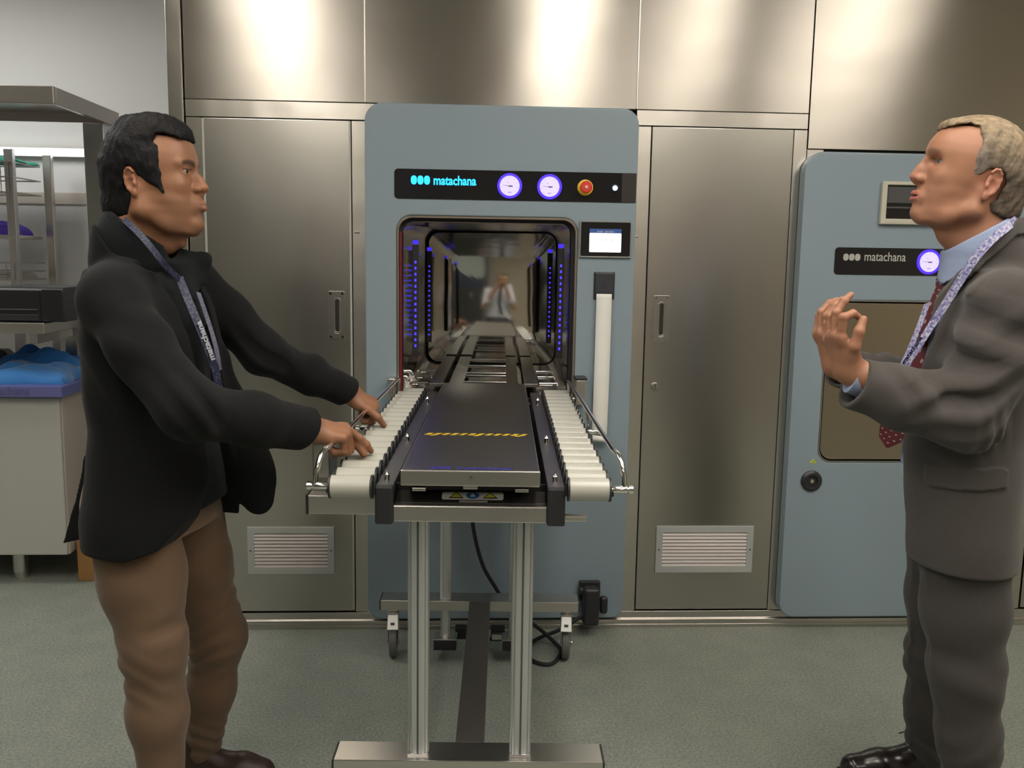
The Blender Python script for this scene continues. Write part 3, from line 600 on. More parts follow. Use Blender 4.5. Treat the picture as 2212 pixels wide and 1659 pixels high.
# ================================================================== CABLE
def spline(pts, n=10):
    pts = [Vector(p) for p in pts]; out = []
    P_ = [pts[0]]+pts+[pts[-1]]
    for i in range(1, len(P_)-2):
        for k in range(n):
            t = k/n; a, b, c, d = P_[i-1], P_[i], P_[i+1], P_[i+2]
            out.append(0.5*((2*b)+(-a+c)*t+(2*a-5*b+4*c-d)*t*t+(-a+3*b-3*c+d)*t**3))
    out.append(pts[-1]); return out
c1 = [(0.03, -0.32, 0.790), (0.028, -0.18, 0.72), (0.030, -0.16, 0.58), (0.035, -0.15, 0.44), (0.068, -0.145, 0.30), (0.115, -0.14, 0.21), (0.175, -0.135, 0.12), (0.26, -0.14, 0.065), (0.33, -0.17, 0.012), (0.345, -0.24, 0.0075), (0.30, -0.33, 0.0075), (0.24, -0.30, 0.0075), (0.225, -0.20, 0.0085), (0.28, -0.13, 0.014), (0.36, -0.115, 0.04), (0.43, -0.11, 0.085), (0.455, -0.115, 0.11)]
cb = build('power_cable', MB().tube(spline(c1), 0.0068, 12), BLACKMAT, None, smooth=True); tag(cb, 'black power cable hanging under the roller trolley and looping on the green floor', 'cable')
c2 = [(0.16, -0.36, 0.790), (0.165, -0.22, 0.70), (0.19, -0.19, 0.55), (0.22, -0.18, 0.38), (0.235, -0.17, 0.20), (0.20, -0.14, 0.05), (0.17, -0.12, 0.0075), (0.10, -0.12, 0.0075)]
cb2 = build('control_cable', MB().tube(spline(c2), 0.0058, 12), BLACKMAT, None, smooth=True); tag(cb2, 'thinner black cable dropping straight down behind the right front leg of the trolley', 'cable')

# ================================================================== PACKING BENCH AREA (far left)
BENCHG = mat('bench_cream_panel', (0.46, 0.46, 0.42), 0.4, noise=((3, 3, 3), 0.2, (0.42, 0.42, 0.39)))
TOPB = mat('violet_blue_worktop', (0.105, 0.12, 0.33), 0.35)
TOPE = mat('violet_blue_edge', (0.135, 0.135, 0.33), 0.4)
bn = thing('packing_bench', (-2.3, 0.75, 0), 'cream packing bench with violet-blue worktop, beside the young man in the black jacket', 'bench'); bn.location = (0, 0, 0)
build('cabinet_body', MB().box(-3.0, -1.615, 0.47, 1.05, 0.125, 0.782), mat('bench_side_beige', (0.48, 0.42, 0.36), 0.45), bn, 0.004)
build('front_panel', MB().box(-3.0, -1.618, 0.452, 0.468, 0.128, 0.780), BENCHG, bn, 0.004)
wt = build('worktop', MB().box(-3.0, -1.588, 0.415, 1.06, 0.786, 0.832), TOPB, bn, 0.004)
build('edge_band', MB().box(-2.998, -1.590, 0.4135, 0.416, 0.790, 0.826), TOPE, wt)
text_mesh('edge_lettering', 'matachana', 0.048, (-1.905, 0.4125, 0.797), mat('faded_violet_print', (0.09, 0.085, 0.22), 0.5), wt, extrude=0.0003, sx=0.95, offset=0.0004)
for x in (-1.855, -2.8): 
    for y in (0.55, 0.98):
        lg = build('leg', lathe([(0.030, 0.125), (0.030, 0.03), (0.027, 0.028), (0.027, 0.0)], (x, y, 0), 'z', 20), SATIN, bn, smooth=True)
# shelf over the bench and its posts
sh = thing('bench_shelf', (0, 0, 0), 'steel shelf over the packing bench carrying the black label printer', 'shelf')
build('shelf_board', MB().box(-3.0, -1.668, 0.47, 0.98, 1.035, 1.078), SATIN, sh, 0.003)
build('shelf_bracket', MB().box(-1.80, -1.765, 0.62, 1.04, 0.98, 1.035).box(-1.81, -1.755, 0.98, 1.04, 0.832, 1.035), SATIN, sh, 0.003)
build('shelf_bracket', MB().box(-2.80, -2.765, 0.62, 1.04, 0.98, 1.035).box(-2.81, -2.755, 0.98, 1.04, 0.832, 1.035), SATIN, sh, 0.003)
# label printer
lp = thing('label_printer', (0, 0, 0), 'black label printer on the steel shelf behind the young man', 'printer')
build('housing', MB().prism(rrect(0.50, 0.82, 1.080, 1.218, (0.008, 0.008, 0.016, 0.022)), -1.880, -1.60, 'x'), BLACKPL, lp, 0.004)
build('front_face', MB().box(-1.876, -1.69, 0.494, 0.502, 1.086, 1.206), mat('printer_face', (0.014, 0.014, 0.016), 0.35), lp, 0.003)
build('front_face', MB().box(-1.684, -1.604, 0.496, 0.502, 1.086, 1.210), mat('printer_face', (0, 0, 0)), lp, 0.003)
build('paper_slot', MB().box(-1.866, -1.700, 0.491, 0.495, 1.128, 1.1315), mat('slot_highlight', (0.12, 0.12, 0.13), 0.3), lp)
build('lower_tray', MB().box(-1.872, -1.694, 0.4885, 0.494, 1.088, 1.110), BLACKPL, lp, 0.002)
# overhead hood
hd = thing('overhead_hood', (0, 0, 0), 'brushed steel hood frame standing over the packing bench, upper left', 'hood')
HM = mat('hood_steel', (0.42, 0.385, 0.35), 0.33, 0.9)
build('front_fascia', MB().box(-3.2, -1.553, 0.400, 0.425, 1.912, 1.978), HM, hd, 0.003)
build('side_fascia', MB().box(-1.580, -1.553, 0.425, 1.06, 1.915, 1.978), HM, hd, 0.003)
hp = build('hood_post', MB().box(-1.665, -1.575, 0.93, 1.05, 0.832, 1.915), mat('hood_post_steel', (0.52, 0.52, 0.52), 0.27, 1.0), hd, 0.004)
for z in (1.475, 1.40, 1.19, 1.12): build('screw', lathe([(0.005, -0.003), (0.005, 0.0)], (-1.61, 0.93, z), n=12), CHROME, hp)
build('top_sheet', MB().box(-3.2, -1.56, 0.425, 1.06, 1.970, 1.976), HM, hd)
build('rear_fascia', MB().box(-3.2, -1.580, 1.045, 1.06, 1.930, 1.970), HM, hd)
# white wall light strip and dado on the far wall
wlmp = thing('wall_light', (0, 0, 0), 'narrow bright white light strip on the far wall behind the wire trolley', 'wall light')
build('lamp_body', MB().box(-3.3, -1.88, 1.660, 1.685, 1.838, 1.882), WHITEPL, wlmp, 0.003)
build('diffuser', MB().box(-3.29, -1.89, 1.650, 1.660, 1.842, 1.878), mat('tube_diffuser', (0.9, 0.9, 0.9), 0.5, emit=(0.9, 0.95, 1.0), estr=2.2), wlmp, 0.003)
S(box('trim_15', -3.4, -1.5, 1.690, 1.70, 1.60, 1.66, mat('pale_beige_band', (0.50, 0.45, 0.39), 0.6)))
# blue wrap
def cloth(name, cx, cy, z0, w, d, h, m, seed, n=46, rot=0.0, parent=None):
    rnd = np.random.RandomState(seed); U, V = np.meshgrid(np.linspace(-1, 1, n), np.linspace(-1, 1, n))
    R_ = np.clip(1-np.maximum(np.abs(U)**3.0, np.abs(V)**3.0), 0, 1)**0.55
    Z = np.zeros_like(U)
    for k in range(14):
        a = rnd.rand()*3.14; f_ = 1.5+rnd.rand()*5; ph = rnd.rand()*6; Z += np.abs(np.sin((U*math.cos(a)+V*math.sin(a))*f_+ph+0.8*np.sin(V*3+ph)))*(1.2/f_)
    Z = (Z-Z.min())/(Z.max()-Z.min()); X_ = U*(1+0.06*np.sin(5*V+seed)); Y_ = V*(1+0.07*np.sin(4*U+seed*2))
    zz = z0+R_*h*(0.45+0.55*Z)+0.001
    c, s_ = math.cos(rot), math.sin(rot)
    vs = [(cx+(x*w*c-y*d*s_), cy+(x*w*s_+y*d*c), z) for x, y, z in zip(X_.ravel(), Y_.ravel(), zz.ravel())]
    fs = [(i*n+j, i*n+j+1, (i+1)*n+j+1, (i+1)*n+j) for i in range(n-1) for j in range(n-1)]
    b = len(vs); vs += [(x, y, z0+0.0005) for x, y, z in vs]
    fs += [tuple(b+i for i in reversed(f)) for f in fs]
    ring = [j for j in range(n)]+[i*n+n-1 for i in range(1, n)]+[(n-1)*n+j for j in range(n-2, -1, -1)]+[i*n for i in range(n-2, 0, -1)]
    for k in range(len(ring)): a_, b_ = ring[k], ring[(k+1) % len(ring)]; fs.append((b_, a_, b+a_, b+b_))
    return build(name, MB().add(vs, fs), m, parent, smooth=True)
BLUEC = mat('blue_wrapping_cloth', (0.018, 0.165, 0.46), 0.75, sheen=0.3)
o = cloth('wrapping_cloth', -1.80, 0.64, 0.832, 0.185, 0.17, 0.085, BLUEC, 5, rot=0.05); tag(o, 'crumpled bright blue wrapping cloth on the violet-blue worktop', 'cloth')
o = cloth('wrapping_cloth', -1.84, 0.84, 0.832, 0.20, 0.09, 0.125, BLUEC, 9, rot=0.1); tag(o, 'higher folded blue cloth behind the crumpled one, at the back of the worktop', 'cloth')
tp = build('tape_dispenser', MB().prism([(0.0, 0.0), (0.16, 0.0), (0.155, 0.05), (0.115, 0.09), (0.05, 0.092), (0.02, 0.06)], -0.035, 0.035, 'y'), BLACKPL, None, 0.008, seg=3); tp.location = (-2.16, 0.93, 0.8325); tag(tp, 'black tape dispenser at the left end of the worktop', 'dispenser')
# wire trolley behind
WIRE = mat('wire_steel', (0.50, 0.49, 0.48), 0.35, 0.9)
wt_ = thing('wire_basket_trolley', (0, 0, 0), 'tall steel wire-basket trolley behind the bench, left edge', 'trolley')
for x, y in ((-2.13, 1.24), (-2.07, 1.50), (-2.95, 1.24), (-2.95, 1.50)):
    build('upright', MB().box(x-0.020, x+0.020, y-0.016, y+0.016, 0.10, 1.83), SATIN if y > 1.3 else WIRE, wt_, 0.003)
    w_ = build('wheel', lathe([(0.045, -0.012), (0.05, -0.008), (0.05, 0.008), (0.045, 0.012)], (x, y, 0.05), 'x', 24), BLACKPL, wt_, smooth=True)
def wire_basket(z0, z1):
    m = MB(); r = 0.003
    for z in np.linspace(z0, z1, 3): 
        for y in (1.22, 1.50): m.box(-2.96, -2.11, y-r, y+r, z-r, z+r)
        for x in (-2.955, -2.115): m.box(x-r, x+r, 1.22, 1.50, z-r, z+r)
    for x in np.linspace(-2.94, -2.13, 24):
        m.box(x-0.0015, x+0.0015, 1.22, 1.50, z0-0.003, z0); m.box(x-0.0015, x+0.0015, 1.2185, 1.2215, z0, z1)
    return m
for z0, z1 in ((1.63, 1.77), (1.22, 1.30)): build('basket', wire_basket(z0, z1), WIRE, wt_)
build('solid_shelf', MB().box(-2.95, -2.12, 1.22, 1.51, 1.415, 1.432), SATIN, wt_, 0.002)
build('solid_shelf', MB().box(-2.95, -2.12, 1.22, 1.51, 0.40, 0.417), SATIN, wt_, 0.002)
o = cloth('draped_sheet', -2.30, 1.36, 1.7735, 0.19, 0.13, 0.035, mat('sea_green_cloth', (0.04, 0.36, 0.25), 0.8), 3); tag(o, 'sea-green folded sheet on top of the wire-basket trolley', 'cloth')
o = cloth('instrument_wrap', -2.27, 1.36, 1.4325, 0.13, 0.10, 0.075, mat('violet_wrap', (0.085, 0.03, 0.42), 0.6), 4); tag(o, 'glossy violet wrap bundle on the middle shelf of the wire-basket trolley', 'bundle')
fo = MB()
for k in range(5): fo.box(-2.45+0.01*k, -2.135-0.004*k, 1.25, 1.47, 1.2225+k*0.008, 1.229+k*0.008)
o = build('paper_folders', fo, mat('folder_paper', (0.55, 0.53, 0.48), 0.6), None, 0.001); tag(o, 'small pile of pale folders in the lower wire basket', 'folder')
cbx = build('cardboard_box', MB().box(-1.600, -1.415, 0.50, 0.72, 0.0, 0.175), mat('brown_cardboard', (0.36, 0.185, 0.06), 0.8, noise=((8, 8, 2), 0.3, (0.30, 0.15, 0.05))), None, 0.003)
tag(cbx, 'brown cardboard box on the floor behind the young man\'s legs, beside the bench', 'box')
cb3 = build('hanging_cord', MB().tube(spline([(-1.655, 0.75, 1.035), (-1.648, 0.74, 0.98), (-1.632, 0.75, 0.93), (-1.622, 0.80, 0.88), (-1.625, 0.86, 0.836)]), 0.003, 8), BLACKPL, None, smooth=True); tag(cb3, 'thin black cord hanging from the shelf edge to the worktop', 'cord')
# ================================================================== IMPLICIT-SURFACE MODELLER FOR THE PEOPLE AND THEIR CLOTHES
def V3(*a): return np.array(a if len(a) > 1 else a[0], dtype=np.float64)
def nrm(v): v = V3(v); return v/np.linalg.norm(v)
def smin(a, b, k):
    if k <= 0: return np.minimum(a, b)
    h = np.clip(0.5+0.5*(b-a)/k, 0, 1); return b*(1-h)+a*h-k*h*(1-h)
def smax(a, b, k): return -smin(-a, -b, k)
def frame(loc, fwd, upv=(0, 0, 1)):
    """4x4: local x = fwd, local z ~ up, local y = z cross x"""
    x = nrm(fwd); z = V3(upv); z = nrm(z-x*z.dot(x)); y = np.cross(z, x); M = np.eye(4); M[:3, 0] = x; M[:3, 1] = y; M[:3, 2] = z; M[:3, 3] = loc; return M
def ypr(loc, yaw, pitch=0.0, roll=0.0, s=1.0):
    """yaw about z (0 = facing +x), pitch up positive, roll about x; degrees"""
    a, b, c = map(math.radians, (yaw, -pitch, roll))
    Rz = np.array([[math.cos(a), -math.sin(a), 0], [math.sin(a), math.cos(a), 0], [0, 0, 1]]); Ry = np.array([[math.cos(b), 0, math.sin(b)], [0, 1, 0], [-math.sin(b), 0, math.cos(b)]]); Rx = np.array([[1, 0, 0], [0, math.cos(c), -math.sin(c)], [0, math.sin(c), math.cos(c)]])
    M = np.eye(4); M[:3, :3] = Rz@Ry@Rx*s; M[:3, 3] = loc; return M
def loc(M, P): 
    s2 = (M[:3, 0]**2).sum(); return ((P-M[:3, 3])@M[:3, :3])/s2
def wpt(M, p): return M[:3, :3]@V3(p)+M[:3, 3]
def cap(a, b, ra, rb=None, flat=None, fs=1.0):
    a, b = V3(a), V3(b); rb = ra if rb is None else rb; ab = b-a; L = max(ab.dot(ab), 1e-12); fn_ = nrm(flat) if flat is not None else None
    def f(P):
        q = P-a; t = np.clip(q@ab/L, 0, 1); q = q-t[:, None]*ab
        if fn_ is not None:
            c = q@fn_; q = q+np.outer(c*(1/fs-1), fn_)
        d = np.sqrt((q*q).sum(1))-(ra+(rb-ra)*t)
        return d*(fs if fn_ is not None and fs < 1 else 1)
    return f
def chain(pts, rs, k=0.02, flat=None, fs=1.0):
    cs = [cap(pts[i], pts[i+1], rs[i], rs[i+1], flat, fs) for i in range(len(pts)-1)]
    def f(P):
        d = cs[0](P)
        for c in cs[1:]: d = smin(d, c(P), k)
        return d
    return f
def ell(c, r, M=None):
    c, r = V3(c), V3(r)
    def f(P):
        q = (loc(M, P) if M is not None else P)-c
        k0 = np.sqrt(((q/r)**2).sum(1)); k1 = np.sqrt(((q/(r*r))**2).sum(1))+1e-9
        return k0*(k0-1)/k1
    return f
def inM(M, g):
    s = math.sqrt((M[:3, 0]**2).sum())
    return lambda P: g(loc(M, P))*s
def loft(keys, n=2.2, nb=None):
    """keys rows: z, x_front, x_back, half_width, y_centre"""
    K = np.array(keys, float); K = K[np.argsort(K[:, 0])]
    zz = np.linspace(K[0, 0], K[-1, 0], 240)
    def sm(c):      # monotone-ish smoothing of the key table
        v = np.interp(zz, K[:, 0], c); w = np.hanning(25); w /= w.sum(); vp = np.r_[np.full(12, v[0]), v, np.full(12, v[-1])]; return np.convolve(vp, w, 'valid')
    T = [sm(K[:, i]) for i in range(1, 5)]; z0, z1 = K[0, 0], K[-1, 0]
    def f(P):
        x, y, z = P[:, 0], P[:, 1], P[:, 2]; zc = np.clip(z, z0, z1)
        xf, xb, b, yc = (np.interp(zc, zz, t) for t in T)
        cx = xb+(xf-xb)*0.5; a = (xf-xb)*0.5
        r = ((np.abs(x-cx)/a)**n+(np.abs(y-yc)/b)**n)**(1/n)
        d = (r-1)*np.minimum(a, b)*np.where(r > 1, 1.0, 1.0)
        dz = np.maximum(z-z1, z0-z)
        return np.where(dz > 0, np.sqrt(np.maximum(d, 0)**2+dz**2), np.maximum(d, dz*0.9))
    return f
def poly2(pts):
    pts = np.array(pts, float)
    def f(X, Z):
        d = np.full(X.shape, 1e9); s = np.ones(X.shape); n = len(pts)
        for i in range(n):
            a = pts[i]; b = pts[i-1]; e = b-a; wx = X-a[0]; wz = Z-a[1]; t = np.clip((wx*e[0]+wz*e[1])/max(e@e, 1e-12), 0, 1)
            d = np.minimum(d, (wx-e[0]*t)**2+(wz-e[1]*t)**2)
            c1 = Z >= a[1]; c2 = Z < b[1]; c3 = e[0]*wz > e[1]*wx; fl = (c1 & c2 & c3) | (~c1 & ~c2 & ~c3); s = np.where(fl, -s, s)
        return s*np.sqrt(d)
    return f
def halfsp(p, n):
    p, n = V3(p), nrm(n); return lambda P: (P-p)@n
def vnoise(P, f, seed, octaves=3):
    rs = np.random.RandomState(seed); out = 0; a = 1.0
    for o in range(octaves):
        for _ in range(4):
            k = rs.randn(3); k = k/np.linalg.norm(k)*f*(0.7+0.6*rs.rand()); out = out+a*np.sin(P@k+rs.rand()*6.283+0.9*np.sin(P@np.roll(k, 1)*0.6+rs.rand()*6))/4
        f *= 2.1; a *= 0.5
    return out
def folds(lst):
    """lst of (centre, direction, sigma, wavelength, amplitude)"""
    L = [(V3(c), nrm(d), s, 2*math.pi/w, a) for c, d, s, w, a in lst]
    def f(P):
        o = np.zeros(len(P))
        for i, (c, d, s, k, a) in enumerate(L):
            q = P-c; r2 = (q*q).sum(1)/(s*s); g_ = np.exp(-r2*1.2); perp = np.roll(d, 1)
            ph = (q@d)*k+0.9*np.sin((q@perp)*k*0.35+i); w = np.sin(ph)
            o += a*g_*(np.sign(w)*np.abs(w)**0.75)
        return o
    return f

class Body:
    def __init__(s): s.ops = []; s.disp = []
    def u(s, f, k=0.012): s.ops.append(('u', f, k)); return s
    def s(s_, f, k=0.006): s_.ops.append(('s', f, k)); return s_
    def i(s, f, k=0.003): s.ops.append(('i', f, k)); return s
    def ev(s, P):
        F = np.full(len(P), 1.0)
        for op, f, k in s.ops:
            d = f(P); F = smin(F, d, k) if op == 'u' else (smax(F, -d, k) if op == 's' else smax(F, d, k))
        for g_ in s.disp: F = F+g_(P)
        return F
    def __call__(s, P): return s.ev(P)
    def mesh(s, lo, hi, h=0.004, slack=1.5):
        lo, hi = V3(lo), V3(hi); N = 8; B = N*h; dims = np.ceil((hi-lo)/B).astype(int)
        I = np.stack(np.meshgrid(*[np.arange(d) for d in dims], indexing='ij'), -1).reshape(-1, 3)
        C = lo+(I+0.5)*B; F = np.concatenate([s.ev(c) for c in np.array_split(C, max(1, len(C)//40000))])
        rad = B*0.866; act = np.abs(F) < rad*slack+0.004; I = I[act]; C = C[act]
        g = np.arange(N+1); G = np.stack(np.meshgrid(g, g, g, indexing='ij'), -1).reshape(-1, 3)
        big = (dims*N+4).astype(np.int64)
        key = lambda c: (c[..., 0]+1)*(big[1]*big[2])+(c[..., 1]+1)*big[2]+(c[..., 2]+1)
        keys = []; vpos = []; fq = []
        for bi, bc in zip(np.array_split(I, max(1, len(I)//300)), np.array_split(C, max(1, len(I)//300))):
            nb = len(bi); P = (lo+(bi[:, None, :]*N+G[None])*h)
            Ff = np.full((nb, len(G)), 1.0)
            for op, f, k in s.ops:
                if op == 'i': sel = np.arange(nb)
                else:
                    dc = f(bc); sel = np.nonzero(dc < rad*1.7+k*1.5+0.006)[0]
                if len(sel) == 0: continue
                d = f(P[sel].reshape(-1, 3)).reshape(len(sel), -1); A = Ff[sel]
                Ff[sel] = smin(A, d, k) if op == 'u' else (smax(A, -d, k) if op == 's' else smax(A, d, k))
            near = np.nonzero(np.abs(Ff).min(1) < 0.02)[0]
            for g_ in s.disp:
                if len(near): Ff[near] += g_(P[near].reshape(-1, 3)).reshape(len(near), -1)
            D = Ff.reshape(nb, N+1, N+1, N+1)
            sg = D < 0
            c = [sg[:, i:N+i, j:N+j, k:N+k] for i in (0, 1) for j in (0, 1) for k in (0, 1)]
            sm_ = sum(x.astype(np.int8) for x in c); ac = (sm_ > 0) & (sm_ < 8)
            b_, x_, y_, z_ = np.nonzero(ac)
            if len(b_) == 0: continue
            corner = {}
            for i in (0, 1):
                for j in (0, 1):
                    for k in (0, 1): corner[(i, j, k)] = D[b_, x_+i, y_+j, z_+k]
            acc = np.zeros((len(b_), 3)); cnt = np.zeros(len(b_))
            for (p, q) in [((0,0,0),(1,0,0)),((0,1,0),(1,1,0)),((0,0,1),(1,0,1)),((0,1,1),(1,1,1)),((0,0,0),(0,1,0)),((1,0,0),(1,1,0)),((0,0,1),(0,1,1)),((1,0,1),(1,1,1)),((0,0,0),(0,0,1)),((1,0,0),(1,0,1)),((0,1,0),(0,1,1)),((1,1,0),(1,1,1))]:
                da, db = corner[p], corner[q]; cr = (da < 0) != (db < 0); t = np.where(cr, da/np.where(cr, da-db, 1), 0)
                pp = np.array(p)+t[:, None]*(np.array(q)-np.array(p)); acc += np.where(cr[:, None], pp, 0); cnt += cr
            cell = bi[b_]*N+np.stack([x_, y_, z_], -1)
            keys.append(key(cell)); vpos.append(lo+(cell+acc/cnt[:, None])*h)
            for ax, (u_, v_) in enumerate([((0,1,0),(0,0,1)), ((0,0,1),(1,0,0)), ((1,0,0),(0,1,0))]):
                e = [0, 0, 0]; e[ax] = 1
                s0 = sg[:, :N, :N, :N]; s1 = sg[:, e[0]:N+e[0], e[1]:N+e[1], e[2]:N+e[2]]
                b2, x2, y2, z2 = np.nonzero(s0 != s1)
                if len(b2) == 0: continue
                p = bi[b2]*N+np.stack([x2, y2, z2], -1); u_, v_ = np.array(u_), np.array(v_)
                q = np.stack([key(p), key(p-u_), key(p-u_-v_), key(p-v_)], -1); fl = s0[b2, x2, y2, z2]
                q[~fl] = q[~fl][:, ::-1]; fq.append(q)
        keys = np.concatenate(keys); vpos = np.concatenate(vpos); fq = np.concatenate(fq)
        o = np.argsort(keys); keys = keys[o]; vpos = vpos[o]
        idx = np.searchsorted(keys, fq); idx = np.clip(idx, 0, len(keys)-1); ok = (keys[idx] == fq).all(1)
        return vpos, idx[ok]
def sdf_obj(name, body, lo, hi, h, material, parent, color=None, smooth_it=0, keep_largest=False):
    v, q = body.mesh(lo, hi, h)
    q = q[:, ::-1]
    if keep_largest:      # one continuous skin: drop stray crumbs
        par = np.arange(len(v))
        for _ in range(400):
            m_ = np.minimum.reduce([par[q[:, i]] for i in range(4)]); old = par.copy()
            for i in range(4): np.minimum.at(par, q[:, i], m_)
            par = par[par]
            if (par == old).all(): break
        lab, cnt_ = np.unique(par, return_counts=True); big = lab[cnt_ > 0.02*len(v)]; kv = np.isin(par, big)
        q = q[kv[q].all(1)]; remap = np.cumsum(kv)-1; v = v[kv]; q = remap[q]
    for _ in range(smooth_it):
        acc = np.zeros_like(v); cn = np.zeros(len(v))
        for i in range(4):
            a, b = q[:, i], q[:, (i+1) % 4]
            np.add.at(acc, a, v[b]); np.add.at(cn, a, 1)
        ok = cn > 0; v[ok] = v[ok]*0.5+0.5*acc[ok]/cn[ok][:, None]
    me = bpy.data.meshes.new(name); me.vertices.add(len(v)); me.vertices.foreach_set('co', v.astype(np.float32).ravel())
    me.loops.add(len(q)*4); me.loops.foreach_set('vertex_index', q.astype(np.int32).ravel())
    me.polygons.add(len(q)); me.polygons.foreach_set('loop_start', np.arange(0, len(q)*4, 4, dtype=np.int32))
    try: me.polygons.foreach_set('loop_total', np.full(len(q), 4, dtype=np.int32))
    except Exception: pass
    me.polygons.foreach_set('use_smooth', np.ones(len(q), dtype=bool)); me.update(); me.validate()
    if color is not None:
        ca = me.color_attributes.new('tone', 'FLOAT_COLOR', 'POINT'); c = color(v); ca.data.foreach_set('color', np.c_[c, np.ones(len(c))].astype(np.float32).ravel())
    o = link(name, me, material, parent)
    if parent is not None: o.matrix_parent_inverse = Matrix.Translation(-Vector(parent.location))
    return o
def tone_mat(name, rough=0.5, bump=None, sub=0.0, spec=0.4, sheen=0.0, noise=None):
    m = mat(name, (0.5, 0.5, 0.5), rough, sub=sub, spec=spec, bump=bump, sheen=sheen); nt = m.node_tree
    a = nt.nodes.new('ShaderNodeVertexColor'); a.layer_name = 'tone'; b = nt.nodes['Principled BSDF']
    nt.links.new(a.outputs['Color'], b.inputs['Base Color']); return m

# ------------------------------------------------------------------ hand
def hand(B, wrist, fdir, back, thumb_side, flex, spread=(0.10, 0.02, -0.05, -0.14), thumb=None, sc=1.0, forearm=None, fr=1.0):
    """fdir: towards the fingers; back: normal of the back of the hand; thumb_side: +1/-1 sign of (back x fdir) on which the thumb sits.
    flex: 4 tuples (index..little) of three bends in degrees. thumb: list of world points. Returns finger joint lists."""
    d = nrm(fdir); n = V3(back); n = nrm(n-d*n.dot(d)); s = np.cross(n, d)*thumb_side; w = V3(wrist)
    P_ = lambda a, b, c: w+(d*a+s*b+n*c)*sc      # along, toward thumb, toward back
    L = (0.086, 0.090, 0.085, 0.077); off = (0.027, 0.0085, -0.0105, -0.0275); rk = (0.0100, 0.0102, 0.0098, 0.0088)
    seg = ((0.043, 0.026, 0.021), (0.048, 0.030, 0.022), (0.044, 0.028, 0.021), (0.034, 0.021, 0.019))
    mcp = [P_(L[i], off[i], -0.001) for i in range(4)]
    B.u(cap(P_(0.0, 0.002, 0), P_(0.03, 0.003, 0), 0.026*sc, 0.030*sc, n, 0.70), 0.015)
    B.u(chain([P_(0.02, 0.016, -0.004), P_(0.08, 0.024, -0.002)], [0.018*sc, 0.0145*sc], flat=n, fs=0.9), 0.012)
    B.u(chain([P_(0.02, -0.010, -0.004), P_(0.07, -0.024, -0.003)], [0.018*sc, 0.0135*sc], flat=n, fs=0.9), 0.012)
    B.u(chain([P_(0.02, 0.003, -0.002), P_(0.082, 0.000, -0.001)], [0.019*sc, 0.0145*sc], flat=n, fs=0.9), 0.012)
    B.u(cap(P_(0.018, 0.022, -0.010), P_(0.045, 0.030, -0.014), 0.017*sc, 0.014*sc), 0.012)      # ball of the thumb
    B.u(cap(P_(0.015, -0.018, -0.010), P_(0.05, -0.024, -0.010), 0.014*sc, 0.012*sc), 0.012)
    tips = []
    for i in range(4):
        sp = spread[i]; dd = nrm(d*math.cos(sp)+s*math.sin(sp)); pts = [mcp[i]]; a = 0.0; p = mcp[i]
        for j in range(3):
            a += math.radians(flex[i][j]); v = dd*math.cos(a)-n*math.sin(a); p = p+v*seg[i][j]*sc; pts.append(p)
        r = [rk[i]*sc*fr, rk[i]*0.93*sc*fr, rk[i]*0.85*sc*fr, rk[i]*0.70*sc*fr]
        B.u(cap(mcp[i]-d*0.012*sc, mcp[i], rk[i]*1.05*sc, rk[i]*1.08*sc), 0.009)
        B.u(chain(pts, r, 0.003), 0.0028); tips.append(pts)
        for j, rr in ((1, 0.97), (2, 0.90)): B.u(lambda P, c=pts[j], q=rk[i]*rr*sc*fr: np.sqrt(((P-c)**2).sum(1))-q, 0.003)
    if thumb is not None:
        tp_ = [P_(0.030, 0.026, -0.006)]+[V3(p) for p in thumb]
        B.u(chain(tp_, [0.0150*sc, 0.0125*sc, 0.0110*sc, 0.0085*sc][:len(tp_)], 0.006), 0.008)
    if forearm is not None: B.u(cap(w+d*0.004, forearm, 0.0245*sc, 0.036*sc), 0.02)
    return tips, P_

